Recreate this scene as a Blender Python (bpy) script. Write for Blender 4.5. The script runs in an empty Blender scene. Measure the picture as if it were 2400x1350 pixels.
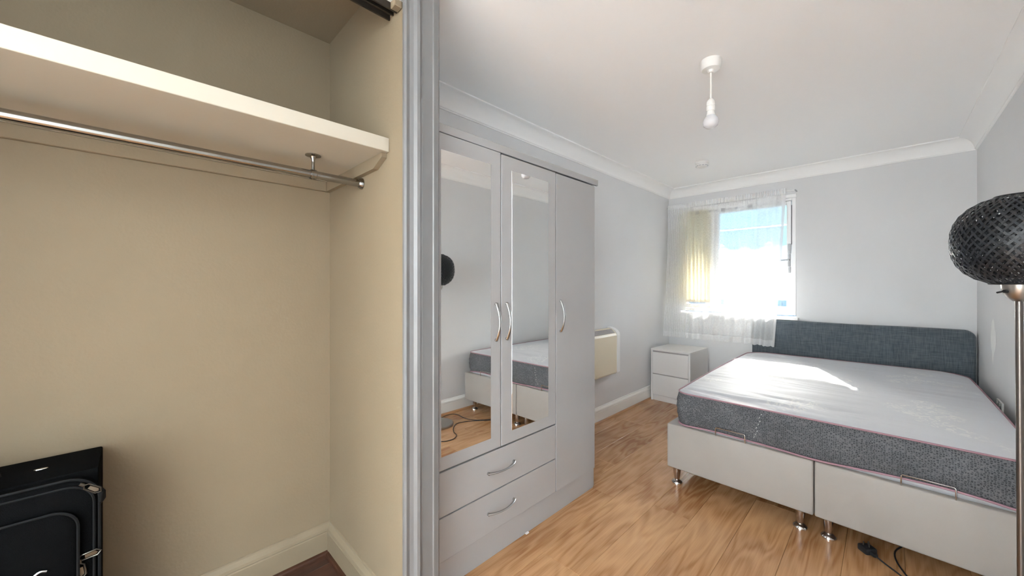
import bpy, bmesh, math, random
from mathutils import Vector, Matrix, noise
random.seed(7)
PI = math.pi
SC = bpy.context.scene
COL = SC.collection

# ------------------------------------------------------------------ camera, world, sun, lights, exposure
cam_d = bpy.data.cameras.new('camera')
cam_d.sensor_fit = 'HORIZONTAL'
cam_d.sensor_width = 36.0
cam_d.lens = 36.0 * 880.0 / 2400.0
cam_d.shift_y = -5.5 / 2400.0
cam_d.clip_start = 0.02
cam = bpy.data.objects.new('camera', cam_d)
COL.objects.link(cam)
YAW = math.atan2(876.0, 880.0)
cam.location = (0, 0, 1.22)
cam.rotation_euler = (PI / 2, 0, YAW)
SC.camera = cam

XC_LIGHT = -1.25
SUN_DIR = Vector((0.42, -1.0, -0.605)).normalized()      # travel direction of the light
world = bpy.data.worlds.new('sky')
SC.world = world
world.use_nodes = True
wn = world.node_tree
wn.nodes.clear()
sky = wn.nodes.new('ShaderNodeTexSky')
sky.sky_type = 'NISHITA'
sky.sun_disc = False
sky.sun_elevation = math.radians(29)
sky.sun_rotation = math.radians(-22.8)
sky.altitude = 50
sky.dust_density = 2.0
bgn = wn.nodes.new('ShaderNodeBackground')
bgn.inputs['Strength'].default_value = 0.56
wo = wn.nodes.new('ShaderNodeOutputWorld')
haze = wn.nodes.new('ShaderNodeHueSaturation')      # thin high cloud takes most of the blue out
haze.inputs['Saturation'].default_value = 0.45
wn.links.new(sky.outputs[0], haze.inputs['Color'])
wn.links.new(haze.outputs[0], bgn.inputs[0])
wn.links.new(bgn.outputs[0], wo.inputs[0])

sun_d = bpy.data.lights.new('sun', 'SUN')
sun_d.energy = 4.8
sun_d.angle = math.radians(0.6)
sun_d.color = (1.0, 0.96, 0.9)
sun = bpy.data.objects.new('sun', sun_d)
COL.objects.link(sun)
sun.rotation_euler = SUN_DIR.to_track_quat('-Z', 'Y').to_euler()

# added fill lamp behind the camera, set outside a made-up tall opening
back_fill_d = bpy.data.lights.new('fill_behind', 'AREA')
back_fill_d.shape = 'RECTANGLE'
back_fill_d.size = 0.80
back_fill_d.size_y = 2.0
back_fill_d.energy = 8.5
back_fill_d.color = (0.97, 0.985, 1.0)
back_fill = bpy.data.objects.new('fill_behind', back_fill_d)
COL.objects.link(back_fill)
back_fill.location = (-0.73, -3.32, 1.20)
back_fill.rotation_euler = (PI / 2, 0, 0)
# second added fill lamp, unseen, shining in from the left behind the camera
side_d = bpy.data.lights.new('fill_side', 'AREA')
side_d.shape = 'RECTANGLE'
side_d.size = 1.75
side_d.size_y = 1.85
side_d.energy = 118.0
side_d.color = (0.86, 0.94, 1.0)
side = bpy.data.objects.new('fill_side', side_d)
COL.objects.link(side)
side.location = (XC_LIGHT, -2.0, 1.25)
side.rotation_euler = (PI / 2, 0, -PI / 2)

SC.view_settings.view_transform = 'Standard'
SC.view_settings.look = 'None'
SC.view_settings.gamma = 1.0
SC.view_settings.exposure = 2.52
SC.view_settings.use_curve_mapping = False
SC.cycles.diffuse_bounces = 8
SC.cycles.max_bounces = 14
SC.cycles.transparent_max_bounces = 24
SC.cycles.sample_clamp_indirect = 8.0
SC.cycles.use_denoising = True


# ------------------------------------------------------------------ materials
def mat(name, col, rough=0.5, metal=0.0, spec=0.5, bump=0.0, bscale=80.0, vary=0.0, vscale=6.0, coat=0.0, stretch=None, col2=None, sheen=0.0):
    m = bpy.data.materials.new(name)
    m.use_nodes = True
    nt = m.node_tree
    b = nt.nodes['Principled BSDF']
    b.inputs['Base Color'].default_value = (*col, 1)
    b.inputs['Roughness'].default_value = rough
    b.inputs['Metallic'].default_value = metal
    b.inputs['Specular IOR Level'].default_value = spec
    b.inputs['Coat Weight'].default_value = coat
    b.inputs['Coat Roughness'].default_value = 0.08
    b.inputs['Sheen Weight'].default_value = sheen
    tc = nt.nodes.new('ShaderNodeTexCoord')
    src = tc.outputs['Object']
    if stretch:
        mp = nt.nodes.new('ShaderNodeMapping')
        mp.inputs['Scale'].default_value = stretch
        nt.links.new(src, mp.inputs[0])
        src = mp.outputs[0]
    if vary > 0 or col2:
        n = nt.nodes.new('ShaderNodeTexNoise')
        n.inputs['Scale'].default_value = vscale
        n.inputs['Detail'].default_value = 5
        nt.links.new(src, n.inputs['Vector'])
        mx = nt.nodes.new('ShaderNodeMix')
        mx.data_type = 'RGBA'
        c2 = col2 if col2 else tuple(c * (1 - vary) for c in col)
        mx.inputs['A'].default_value = (*col, 1)
        mx.inputs['B'].default_value = (*c2, 1)
        mr = nt.nodes.new('ShaderNodeMapRange')
        mr.inputs['From Min'].default_value = 0.35
        mr.inputs['From Max'].default_value = 0.68
        nt.links.new(n.outputs['Fac'], mr.inputs['Value'])
        nt.links.new(mr.outputs[0], mx.inputs['Factor'])
        nt.links.new(mx.outputs['Result'], b.inputs['Base Color'])
    if bump > 0:
        n2 = nt.nodes.new('ShaderNodeTexNoise')
        n2.inputs['Scale'].default_value = bscale
        n2.inputs['Detail'].default_value = 3
        nt.links.new(src, n2.inputs['Vector'])
        bp = nt.nodes.new('ShaderNodeBump')
        bp.inputs['Strength'].default_value = bump
        bp.inputs['Distance'].default_value = 0.004
        nt.links.new(n2.outputs['Fac'], bp.inputs['Height'])
        nt.links.new(bp.outputs[0], b.inputs['Normal'])
    return m


def wood_mat(name, light, dark, rough=0.28):
    m = bpy.data.materials.new(name)
    m.use_nodes = True
    nt = m.node_tree
    L = nt.links.new
    b = nt.nodes['Principled BSDF']
    b.inputs['Roughness'].default_value = rough
    b.inputs['Specular IOR Level'].default_value = 0.65
    tc = nt.nodes.new('ShaderNodeTexCoord')
    oi = nt.nodes.new('ShaderNodeObjectInfo')
    off = nt.nodes.new('ShaderNodeVectorMath')
    off.operation = 'MULTIPLY_ADD'
    off.inputs[1].default_value = (37.0, 53.0, 11.0)
    L(oi.outputs['Random'], off.inputs[0])
    L(tc.outputs['Object'], off.inputs[2])
    mp = nt.nodes.new('ShaderNodeMapping')
    mp.inputs['Scale'].default_value = (7.0, 1.15, 1.0)
    L(off.outputs[0], mp.inputs[0])
    n1 = nt.nodes.new('ShaderNodeTexNoise')
    n1.inputs['Scale'].default_value = 1.0
    n1.inputs['Detail'].default_value = 2.0
    n1.inputs['Distortion'].default_value = 0.25
    L(mp.outputs[0], n1.inputs['Vector'])
    k = nt.nodes.new('ShaderNodeMath')
    k.operation = 'MULTIPLY'
    k.inputs[1].default_value = 60.0
    L(n1.outputs['Fac'], k.inputs[0])
    s = nt.nodes.new('ShaderNodeMath')
    s.operation = 'SINE'
    L(k.outputs[0], s.inputs[0])
    mp2 = nt.nodes.new('ShaderNodeMapping')
    mp2.inputs['Scale'].default_value = (150.0, 5.0, 1.0)
    L(off.outputs[0], mp2.inputs[0])
    n2 = nt.nodes.new('ShaderNodeTexNoise')
    n2.inputs['Scale'].default_value = 1.0
    n2.inputs['Detail'].default_value = 4.0
    L(mp2.outputs[0], n2.inputs['Vector'])
    n3 = nt.nodes.new('ShaderNodeTexNoise')
    n3.inputs['Scale'].default_value = 2.2
    L(off.outputs[0], n3.inputs['Vector'])
    a = nt.nodes.new('ShaderNodeMath')
    a.operation = 'MULTIPLY_ADD'
    a.inputs[1].default_value = 0.075
    fine = nt.nodes.new('ShaderNodeMath')
    fine.operation = 'MULTIPLY'
    fine.inputs[1].default_value = 0.34
    L(n2.outputs['Fac'], fine.inputs[0])
    L(s.outputs[0], a.inputs[0])
    L(fine.outputs[0], a.inputs[2])
    a2 = nt.nodes.new('ShaderNodeMath')
    a2.operation = 'MULTIPLY_ADD'
    a2.inputs[1].default_value = 0.7
    L(n3.outputs['Fac'], a2.inputs[0])
    L(a.outputs[0], a2.inputs[2])
    a3 = nt.nodes.new('ShaderNodeMath')
    a3.operation = 'MULTIPLY_ADD'
    a3.inputs[1].default_value = 0.16
    L(oi.outputs['Random'], a3.inputs[0])
    L(a2.outputs[0], a3.inputs[2])
    r = nt.nodes.new('ShaderNodeValToRGB')
    r.color_ramp.elements[0].position = 0.36
    r.color_ramp.elements[0].color = (*dark, 1)
    r.color_ramp.elements[1].position = 0.84
    r.color_ramp.elements[1].color = (*light, 1)
    mid = r.color_ramp.elements.new(0.58)
    mid.color = (*[0.45 * d + 0.55 * l for d, l in zip(dark, light)], 1)
    L(a3.outputs[0], r.inputs[0])
    L(r.outputs[0], b.inputs['Base Color'])
    bp = nt.nodes.new('ShaderNodeBump')
    bp.inputs['Strength'].default_value = 0.03
    bp.inputs['Distance'].default_value = 0.002
    L(a.outputs[0], bp.inputs['Height'])
    L(bp.outputs[0], b.inputs['Normal'])
    return m


def sheer_mat(name, col, opacity, trans=0.5, gathers=False):
    m = bpy.data.materials.new(name)
    m.use_nodes = True
    nt = m.node_tree
    nt.nodes.clear()
    L = nt.links.new
    out = nt.nodes.new('ShaderNodeOutputMaterial')
    tr = nt.nodes.new('ShaderNodeBsdfTransparent')
    df = nt.nodes.new('ShaderNodeBsdfDiffuse')
    df.inputs[0].default_value = (*col, 1)
    tl = nt.nodes.new('ShaderNodeBsdfTranslucent')
    tl.inputs[0].default_value = (*col, 1)
    m1 = nt.nodes.new('ShaderNodeMixShader')
    m1.inputs[0].default_value = trans
    L(df.outputs[0], m1.inputs[1])
    L(tl.outputs[0], m1.inputs[2])
    m2 = nt.nodes.new('ShaderNodeMixShader')
    m2.inputs[0].default_value = opacity
    tc = nt.nodes.new('ShaderNodeTexCoord')
    n = nt.nodes.new('ShaderNodeTexNoise')
    n.inputs['Scale'].default_value = 60.0
    L(tc.outputs['UV'], n.inputs['Vector'])
    ma = nt.nodes.new('ShaderNodeMath')
    ma.operation = 'MULTIPLY_ADD'
    ma.inputs[1].default_value = 0.16
    ma.inputs[2].default_value = opacity - (0.08 if opacity < 0.9 else 0.0)
    L(n.outputs['Fac'], ma.inputs[0])
    prev = ma.outputs[0]
    if gathers:          # the gathered ends of the net are two and three layers of cloth
        sp = nt.nodes.new('ShaderNodeSeparateXYZ')
        L(tc.outputs['UV'], sp.inputs[0])
        for a, b, amt in ((0.95, 0.80, 0.26), (1.94, 2.0, 0.14)):
            mr = nt.nodes.new('ShaderNodeMapRange')
            mr.inputs['From Min'].default_value = a
            mr.inputs['From Max'].default_value = b
            mr.inputs['To Max'].default_value = amt
            L(sp.outputs['X'], mr.inputs['Value'])
            ad = nt.nodes.new('ShaderNodeMath')
            ad.operation = 'ADD'
            L(prev, ad.inputs[0])
            L(mr.outputs[0], ad.inputs[1])
            prev = ad.outputs[0]
    L(prev, m2.inputs[0])
    L(tr.outputs[0], m2.inputs[1])
    L(m1.outputs[0], m2.inputs[2])
    L(m2.outputs[0], out.inputs[0])
    return m


def glass_mat(name):
    m = bpy.data.materials.new(name)
    m.use_nodes = True
    nt = m.node_tree
    nt.nodes.clear()
    L = nt.links.new
    out = nt.nodes.new('ShaderNodeOutputMaterial')
    tr = nt.nodes.new('ShaderNodeBsdfTransparent')
    tr.inputs[0].default_value = (0.95, 0.97, 0.97, 1)
    gl = nt.nodes.new('ShaderNodeBsdfGlossy')
    gl.inputs['Roughness'].default_value = 0.0
    fr = nt.nodes.new('ShaderNodeFresnel')
    fr.inputs[0].default_value = 1.45
    mx = nt.nodes.new('ShaderNodeMixShader')
    L(fr.outputs[0], mx.inputs[0])
    L(tr.outputs[0], mx.inputs[1])
    L(gl.outputs[0], mx.inputs[2])
    L(mx.outputs[0], out.inputs[0])
    return m


M = {}
M['wall'] = mat('grey_wall_paint', (0.72, 0.722, 0.73), 0.75, spec=0.25, bump=0.10, bscale=160, vary=0.03, vscale=2)
M['ceil'] = mat('white_ceiling_paint', (0.92, 0.92, 0.918), 0.8, spec=0.2, bump=0.06, bscale=90)
M['cove'] = mat('white_cornice_paint', (0.90, 0.895, 0.885), 0.55, spec=0.3)
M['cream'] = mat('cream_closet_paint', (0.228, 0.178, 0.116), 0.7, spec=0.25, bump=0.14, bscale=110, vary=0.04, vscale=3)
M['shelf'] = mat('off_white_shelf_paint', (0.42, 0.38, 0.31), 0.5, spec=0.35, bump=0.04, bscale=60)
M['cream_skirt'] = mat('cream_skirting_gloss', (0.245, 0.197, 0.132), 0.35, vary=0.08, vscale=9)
M['skirt'] = mat('white_skirting_gloss', (0.84, 0.83, 0.80), 0.3)
M['jamb'] = mat('grey_gloss_woodwork', (0.165, 0.163, 0.163), 0.34, vary=0.10, vscale=7, stretch=(3, 3, 1))
M['lining'] = mat('white_head_lining', (0.78, 0.77, 0.75), 0.4)
M['oak'] = wood_mat('oak_laminate', (0.60, 0.345, 0.17), (0.29, 0.125, 0.044), 0.25)
M['bead'] = mat('oak_quarter_bead', (0.50, 0.26, 0.12), 0.4, vary=0.3, vscale=30, stretch=(1, 0.1, 1))
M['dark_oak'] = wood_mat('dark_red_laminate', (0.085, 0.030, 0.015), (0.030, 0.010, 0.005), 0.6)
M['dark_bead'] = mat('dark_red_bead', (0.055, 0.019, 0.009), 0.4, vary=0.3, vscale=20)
M['ward'] = mat('pale_grey_wardrobe_gloss', (0.37, 0.368, 0.368), 0.24, spec=0.5, vary=0.02, vscale=3)
M['ward_in'] = mat('shadow_grey_carcass', (0.16, 0.16, 0.16), 0.5)
M['mirror'] = mat('silvered_mirror', (0.94, 0.95, 0.945), 0.015, metal=1.0)
M['chrome'] = mat('polished_chrome', (0.72, 0.72, 0.72), 0.12, metal=1.0)
M['rail'] = mat('older_chrome', (0.34, 0.33, 0.31), 0.16, metal=1.0)
M['handle'] = mat('satin_chrome_handle', (0.50, 0.50, 0.50), 0.2, metal=1.0)
M['satin'] = mat('brushed_nickel', (0.42, 0.39, 0.355), 0.32, metal=1.0)
M['pole'] = mat('darker_nickel_pole', (0.20, 0.18, 0.165), 0.30, metal=1.0)
M['leg'] = mat('smoked_chrome_leg', (0.50, 0.44, 0.40), 0.2, metal=1.0)
M['white'] = mat('white_foil', (0.74, 0.725, 0.71), 0.38)
M['upvc'] = mat('white_upvc', (0.88, 0.88, 0.88), 0.3)
M['plastic'] = mat('white_plastic', (0.80, 0.79, 0.765), 0.35)
M['greyp'] = mat('grey_plastic', (0.42, 0.43, 0.45), 0.4)
M['gap_shade'] = mat('black_gap_shade', (0.02, 0.022, 0.03), 0.6)  # near-black that paints shade into the sash gap
M['leather'] = mat('cream_faux_leather', (0.305, 0.276, 0.253), 0.5, spec=0.4, bump=0.10, bscale=240, vary=0.06, vscale=5)
M['heat_cream'] = mat('cream_enamel', (0.80, 0.72, 0.56), 0.35)
M['heat_white'] = mat('white_enamel', (0.86, 0.86, 0.86), 0.3)
M['grille'] = mat('grey_grille', (0.50, 0.47, 0.47), 0.5)
M['case'] = mat('black_nylon', (0.0022, 0.0024, 0.0026), 0.85, spec=0.05, bump=0.35, bscale=500)
M['case2'] = mat('black_piping', (0.008, 0.0085, 0.009), 0.6, spec=0.12)
M['pull'] = mat('dull_zinc', (0.13, 0.12, 0.10), 0.3, metal=1.0)
M['black'] = mat('black_rubber', (0.014, 0.015, 0.017), 0.45)
M['bamboo'] = mat('black_bamboo', (0.015, 0.0175, 0.021), 0.40, spec=0.45)
M['track'] = mat('dark_brown_track', (0.045, 0.038, 0.03), 0.35, metal=0.6)
M['bulb'] = mat('frosted_bulb', (0.62, 0.62, 0.64), 0.25)
M['filler'] = mat('white_filler', (0.82, 0.825, 0.81), 0.85, bump=0.5, bscale=60)
M['glass'] = glass_mat('window_glass')
M['net'] = sheer_mat('white_net', (0.95, 0.95, 0.95), 0.34, 0.30, True)
M['lace'] = sheer_mat('white_lace', (0.93, 0.93, 0.93), 0.66, 0.25)
M['motif'] = sheer_mat('grey_lace_motif', (0.55, 0.55, 0.56), 0.6, 0.4)
M['slat'] = sheer_mat('cream_blind_fabric', (0.80, 0.74, 0.55), 0.97, 0.32)
M['awning'] = sheer_mat('pale_blue_awning_fabric', (0.09, 0.145, 0.175), 0.995, 0.3)
M['render'] = mat('white_render', (0.20, 0.225, 0.24), 0.85, bump=0.2, bscale=20)
M['fence'] = mat('blue_painted_fence', (0.06, 0.12, 0.18), 0.6, vary=0.25, vscale=12, stretch=(1, 1, 0.1))
M['ground'] = mat('pale_paving', (0.22, 0.21, 0.20), 0.85, vary=0.2, vscale=4)
M['brick'] = mat('outer_brick', (0.40, 0.25, 0.18), 0.85, vary=0.3, vscale=8)
M['piping'] = mat('pink_piping', (0.30, 0.165, 0.195), 0.6)


def linen_mat():
    m = mat('slate_linen', (0.135, 0.165, 0.195), 0.9, spec=0.15, sheen=0.2)
    nt = m.node_tree
    L = nt.links.new
    b = nt.nodes['Principled BSDF']
    tc = nt.nodes.new('ShaderNodeTexCoord')
    outs = []
    for sc in ((14, 1, 260), (260, 1, 14)):
        mp = nt.nodes.new('ShaderNodeMapping')
        mp.inputs['Scale'].default_value = sc
        L(tc.outputs['Object'], mp.inputs[0])
        n = nt.nodes.new('ShaderNodeTexNoise')
        n.inputs['Scale'].default_value = 1.0
        n.inputs['Detail'].default_value = 2.0
        L(mp.outputs[0], n.inputs['Vector'])
        outs.append(n)
    a = nt.nodes.new('ShaderNodeMath')
    a.operation = 'ADD'
    L(outs[0].outputs['Fac'], a.inputs[0])
    L(outs[1].outputs['Fac'], a.inputs[1])
    r = nt.nodes.new('ShaderNodeValToRGB')
    r.color_ramp.elements[0].position = 0.35
    r.color_ramp.elements[0].color = (0.060, 0.074, 0.088, 1)
    r.color_ramp.elements[1].position = 0.70
    r.color_ramp.elements[1].color = (0.145, 0.168, 0.188, 1)
    h = nt.nodes.new('ShaderNodeMath')
    h.operation = 'MULTIPLY'
    h.inputs[1].default_value = 0.5
    L(a.outputs[0], h.inputs[0])
    L(h.outputs[0], r.inputs[0])
    L(r.outputs[0], b.inputs['Base Color'])
    return m


def border_mat():
    """dark grey knitted mattress border: fine cell knit and lighter diagonal quilting"""
    m = mat('charcoal_knit_border', (0.1, 0.1, 0.11), 0.85, spec=0.2)
    nt = m.node_tree
    L = nt.links.new
    b = nt.nodes['Principled BSDF']
    tc = nt.nodes.new('ShaderNodeTexCoord')
    v = nt.nodes.new('ShaderNodeTexVoronoi')
    v.feature = 'DISTANCE_TO_EDGE'
    v.inputs['Scale'].default_value = 125.0
    v.inputs['Randomness'].default_value = 0.55
    L(tc.outputs['UV'], v.inputs['Vector'])
    r = nt.nodes.new('ShaderNodeValToRGB')
    r.color_ramp.elements[0].position = 0.05
    r.color_ramp.elements[0].color = (0.125, 0.128, 0.136, 1)
    r.color_ramp.elements[1].position = 0.26
    r.color_ramp.elements[1].color = (0.042, 0.045, 0.050, 1)
    L(v.outputs[0], r.inputs[0])
    w = nt.nodes.new('ShaderNodeTexNoise')
    w.inputs['Scale'].default_value = 5.0
    w.inputs['Detail'].default_value = 4.0
    L(tc.outputs['UV'], w.inputs['Vector'])
    mx = nt.nodes.new('ShaderNodeMix')
    mx.data_type = 'RGBA'
    mx.blend_type = 'MULTIPLY'
    mx.inputs['Factor'].default_value = 0.6
    L(r.outputs[0], mx.inputs['A'])
    g = nt.nodes.new('ShaderNodeValToRGB')
    g.color_ramp.elements[0].position = 0.3
    g.color_ramp.elements[0].color = (0.55, 0.55, 0.55, 1)
    g.color_ramp.elements[1].position = 0.7
    g.color_ramp.elements[1].color = (1.25, 1.25, 1.25, 1)
    L(w.outputs['Fac'], g.inputs[0])
    L(g.outputs[0], mx.inputs['B'])
    prev = mx.outputs['Result']
    sep = nt.nodes.new('ShaderNodeSeparateXYZ')
    L(tc.outputs['UV'], sep.inputs[0])
    for sg in (1.0, -1.0):
        q = nt.nodes.new('ShaderNodeMath')
        q.operation = 'MULTIPLY_ADD'
        q.inputs[1].default_value = sg * 1.5
        L(sep.outputs['Y'], q.inputs[0])
        L(sep.outputs['X'], q.inputs[2])
        pp = nt.nodes.new('ShaderNodeMath')
        pp.operation = 'PINGPONG'
        pp.inputs[1].default_value = 0.11
        L(q.outputs[0], pp.inputs[0])
        lt = nt.nodes.new('ShaderNodeMath')
        lt.operation = 'LESS_THAN'
        lt.inputs[1].default_value = 0.0016
        L(pp.outputs[0], lt.inputs[0])
        ds = nt.nodes.new('ShaderNodeMath')
        ds.operation = 'MULTIPLY'
        ds.inputs[1].default_value = 0.45
        L(lt.outputs[0], ds.inputs[0])
        m2 = nt.nodes.new('ShaderNodeMix')
        m2.data_type = 'RGBA'
        m2.inputs['B'].default_value = (0.17, 0.17, 0.18, 1)
        L(prev, m2.inputs['A'])
        L(ds.outputs[0], m2.inputs['Factor'])
        prev = m2.outputs['Result']
    L(prev, b.inputs['Base Color'])
    return m


def ticking_mat():
    """off white damask mattress top with faint woven flower sprays"""
    m = mat('white_damask_ticking', (0.78, 0.78, 0.79), 0.58, spec=0.33, sheen=0.1)
    nt = m.node_tree
    L = nt.links.new
    b = nt.nodes['Principled BSDF']
    tc = nt.nodes.new('ShaderNodeTexCoord')
    n = nt.nodes.new('ShaderNodeTexNoise')
    n.inputs['Scale'].default_value = 3.4
    n.inputs['Detail'].default_value = 1.0
    L(tc.outputs['Object'], n.inputs['Vector'])
    n2 = nt.nodes.new('ShaderNodeTexNoise')
    n2.inputs['Scale'].default_value = 26.0
    n2.inputs['Detail'].default_value = 6.0
    n2.inputs['Distortion'].default_value = 2.0
    L(tc.outputs['Object'], n2.inputs['Vector'])
    a = nt.nodes.new('ShaderNodeMapRange')
    a.inputs['From Min'].default_value = 0.56
    a.inputs['From Max'].default_value = 0.62
    L(n.outputs['Fac'], a.inputs['Value'])
    c = nt.nodes.new('ShaderNodeMapRange')
    c.inputs['From Min'].default_value = 0.52
    c.inputs['From Max'].default_value = 0.56
    L(n2.outputs['Fac'], c.inputs['Value'])
    mu = nt.nodes.new('ShaderNodeMath')
    mu.operation = 'MULTIPLY'
    L(a.outputs[0], mu.inputs[0])
    L(c.outputs[0], mu.inputs[1])
    mx = nt.nodes.new('ShaderNodeMix')
    mx.data_type = 'RGBA'
    mx.inputs['A'].default_value = (0.53, 0.54, 0.57, 1)
    mx.inputs['B'].default_value = (0.64, 0.64, 0.635, 1)
    L(mu.outputs[0], mx.inputs['Factor'])
    L(mx.outputs['Result'], b.inputs['Base Color'])
    return m


M['linen'] = linen_mat()
M['border'] = border_mat()
M['ticking'] = ticking_mat()


# ------------------------------------------------------------------ mesh helpers
def obj(name, bm, m, parent=None, smooth=False, angle=38, loc=None):
    me = bpy.data.meshes.new(name)
    bmesh.ops.recalc_face_normals(bm, faces=bm.faces)
    bm.to_mesh(me)
    bm.free()
    if m is not None:
        me.materials.append(m)
    if smooth:
        for p in me.polygons:
            p.use_smooth = True
        me.set_sharp_from_angle(angle=math.radians(angle))
    o = bpy.data.objects.new(name, me)
    COL.objects.link(o)
    if parent:
        o.parent = parent
    if loc:
        o.location = loc
    return o


def thing(name, label, cat, loc=(0, 0, 0), group=None):
    o = bpy.data.objects.new(name, None)
    o.empty_display_size = 0.05
    COL.objects.link(o)
    o.location = loc
    o['label'] = label
    o['category'] = cat
    if group:
        o['group'] = group
    return o


def tag(o, label, cat):
    o['label'] = label
    o['category'] = cat
    return o


def struct(name, bm, m, parent=None, smooth=False):
    o = obj(name, bm, m, parent, smooth)
    o['kind'] = 'structure'
    return o


def box(bm, lo, hi, bev=0.0, seg=1):
    r = bmesh.ops.create_cube(bm, size=1.0)
    vs = r['verts']
    for v in vs:
        for i in range(3):
            v.co[i] = lo[i] if v.co[i] < 0 else hi[i]
    if bev > 0:
        es = set()
        for v in vs:
            es.update(v.link_edges)
        bmesh.ops.bevel(bm, geom=list(es), offset=bev, segments=seg, profile=0.5, affect='EDGES')
    return bm


def nbox(lo, hi, bev=0.0, seg=1):
    return box(bmesh.new(), lo, hi, bev, seg)


def prism(bm, prof, axis, a, b):
    """profile of 2-D points in the two other axes (cyclic order), extruded along axis from a to b"""
    def mk(p, t):
        if axis == 0:
            return (t, p[0], p[1])
        if axis == 1:
            return (p[0], t, p[1])
        return (p[0], p[1], t)
    A = [bm.verts.new(mk(p, a)) for p in prof]
    B = [bm.verts.new(mk(p, b)) for p in prof]
    n = len(prof)
    for i in range(n):
        bm.faces.new((A[i], A[(i + 1) % n], B[(i + 1) % n], B[i]))
    bm.faces.new(A)
    bm.faces.new(B)
    return bm


def lathe(bm, prof, c=(0, 0, 0), seg=24, axis='Z'):
    """prof: (radius, height) pairs"""
    rings = []
    for r, z in prof:
        if r < 1e-6:
            p = [Vector((0, 0, z))]
        else:
            p = [Vector((r * math.cos(2 * PI * k / seg), r * math.sin(2 * PI * k / seg), z)) for k in range(seg)]
        q = []
        for v in p:
            if axis == 'X':
                v = Vector((v.z, v.x, v.y))
            elif axis == 'Y':
                v = Vector((v.x, v.z, v.y))
            q.append(bm.verts.new(v + Vector(c)))
        rings.append(q)
    for a, b in zip(rings[:-1], rings[1:]):
        for k in range(seg):
            k2 = (k + 1) % seg
            if len(a) == 1 and len(b) == 1:
                continue
            if len(a) == 1:
                bm.faces.new((a[0], b[k], b[k2]))
            elif len(b) == 1:
                bm.faces.new((a[k], a[k2], b[0]))
            else:
                bm.faces.new((a[k], a[k2], b[k2], b[k]))
    for r in (rings[0], rings[-1]):
        if len(r) > 2:
            bm.faces.new(r)
    return bm


def tube(bm, pts, r, seg=8, closed=False, flat=1.0):
    pts = [Vector(p) for p in pts]
    n = len(pts)
    rings = []
    up = Vector((0, 0, 1))
    prev = None
    for i in range(n):
        if closed:
            t = (pts[(i + 1) % n] - pts[i - 1]).normalized()
        else:
            t = (pts[min(i + 1, n - 1)] - pts[max(i - 1, 0)]).normalized()
        if prev is None:
            a = t.cross(up)
            if a.length < 1e-3:
                a = t.cross(Vector((1, 0, 0)))
        else:
            a = prev - t * prev.dot(t)
        a.normalize()
        prev = a
        b = t.cross(a).normalized()
        rr = r[i] if isinstance(r, (list, tuple)) else r
        rings.append([bm.verts.new(pts[i] + a * rr * math.cos(2 * PI * k / seg) + b * rr * flat * math.sin(2 * PI * k / seg)) for k in range(seg)])
    m = n if closed else n - 1
    for i in range(m):
        A, B = rings[i], rings[(i + 1) % n]
        for k in range(seg):
            bm.faces.new((A[k], A[(k + 1) % seg], B[(k + 1) % seg], B[k]))
    if not closed:
        bm.faces.new(rings[0])
        bm.faces.new(rings[-1])
    return bm


def bez(pts, n=8):
    """Catmull-Rom through points"""
    P = [Vector(p) for p in pts]
    P = [P[0] * 2 - P[1]] + P + [P[-1] * 2 - P[-2]]
    out = []
    for i in range(1, len(P) - 2):
        for k in range(n):
            t = k / n
            a, b, c, d = P[i - 1], P[i], P[i + 1], P[i + 2]
            out.append(0.5 * ((2 * b) + (c - a) * t + (2 * a - 5 * b + 4 * c - d) * t * t + (3 * b - a - 3 * c + d) * t ** 3))
    out.append(P[-2])
    return out


def grid_faces(bm, V):
    for i in range(len(V) - 1):
        for j in range(len(V[0]) - 1):
            bm.faces.new((V[i][j], V[i][j + 1], V[i + 1][j + 1], V[i + 1][j]))


# ------------------------------------------------------------------ room shell
XL, XR, YF, YB, H = -1.82, 0.486, 4.465, -3.20, 2.34
XC, YC = -1.135, 0.635          # closet front plane, inner face of the closet's end partition
WO = 4.62                       # outer face of the far wall
WX0, WX1, WZ0, WZ1 = -1.70, -0.608, 0.913, 2.075    # window opening

struct('wall_left', nbox((XL - 0.12, 0.76, -0.05), (XL, WO, H + 0.1)), M['wall'])
wr = struct('wall_right', nbox((XR, YB - 0.12, -0.05), (XR + 0.12, WO, H + 0.1)), M['wall'])
bm = bmesh.new()
box(bm, (XL, YF, -0.05), (WX0, WO, H + 0.1))
box(bm, (WX1, YF, -0.05), (XR, WO, H + 0.1))
box(bm, (WX0, YF, -0.05), (WX1, WO, WZ0 - 0.02))
box(bm, (WX0, YF, WZ1), (WX1, WO, H + 0.1))
struct('wall_far', bm, M['wall'])
bm = bmesh.new()
box(bm, (-0.32, YB - 0.12, -0.05), (XR, YB, H + 0.1))
box(bm, (XC - 0.11, YB - 0.12, -0.05), (-0.32, YB, 0.18))
box(bm, (XC - 0.11, YB - 0.12, 2.22), (-0.32, YB, H + 0.1))
struct('wall_back', bm, M['wall'])
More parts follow.
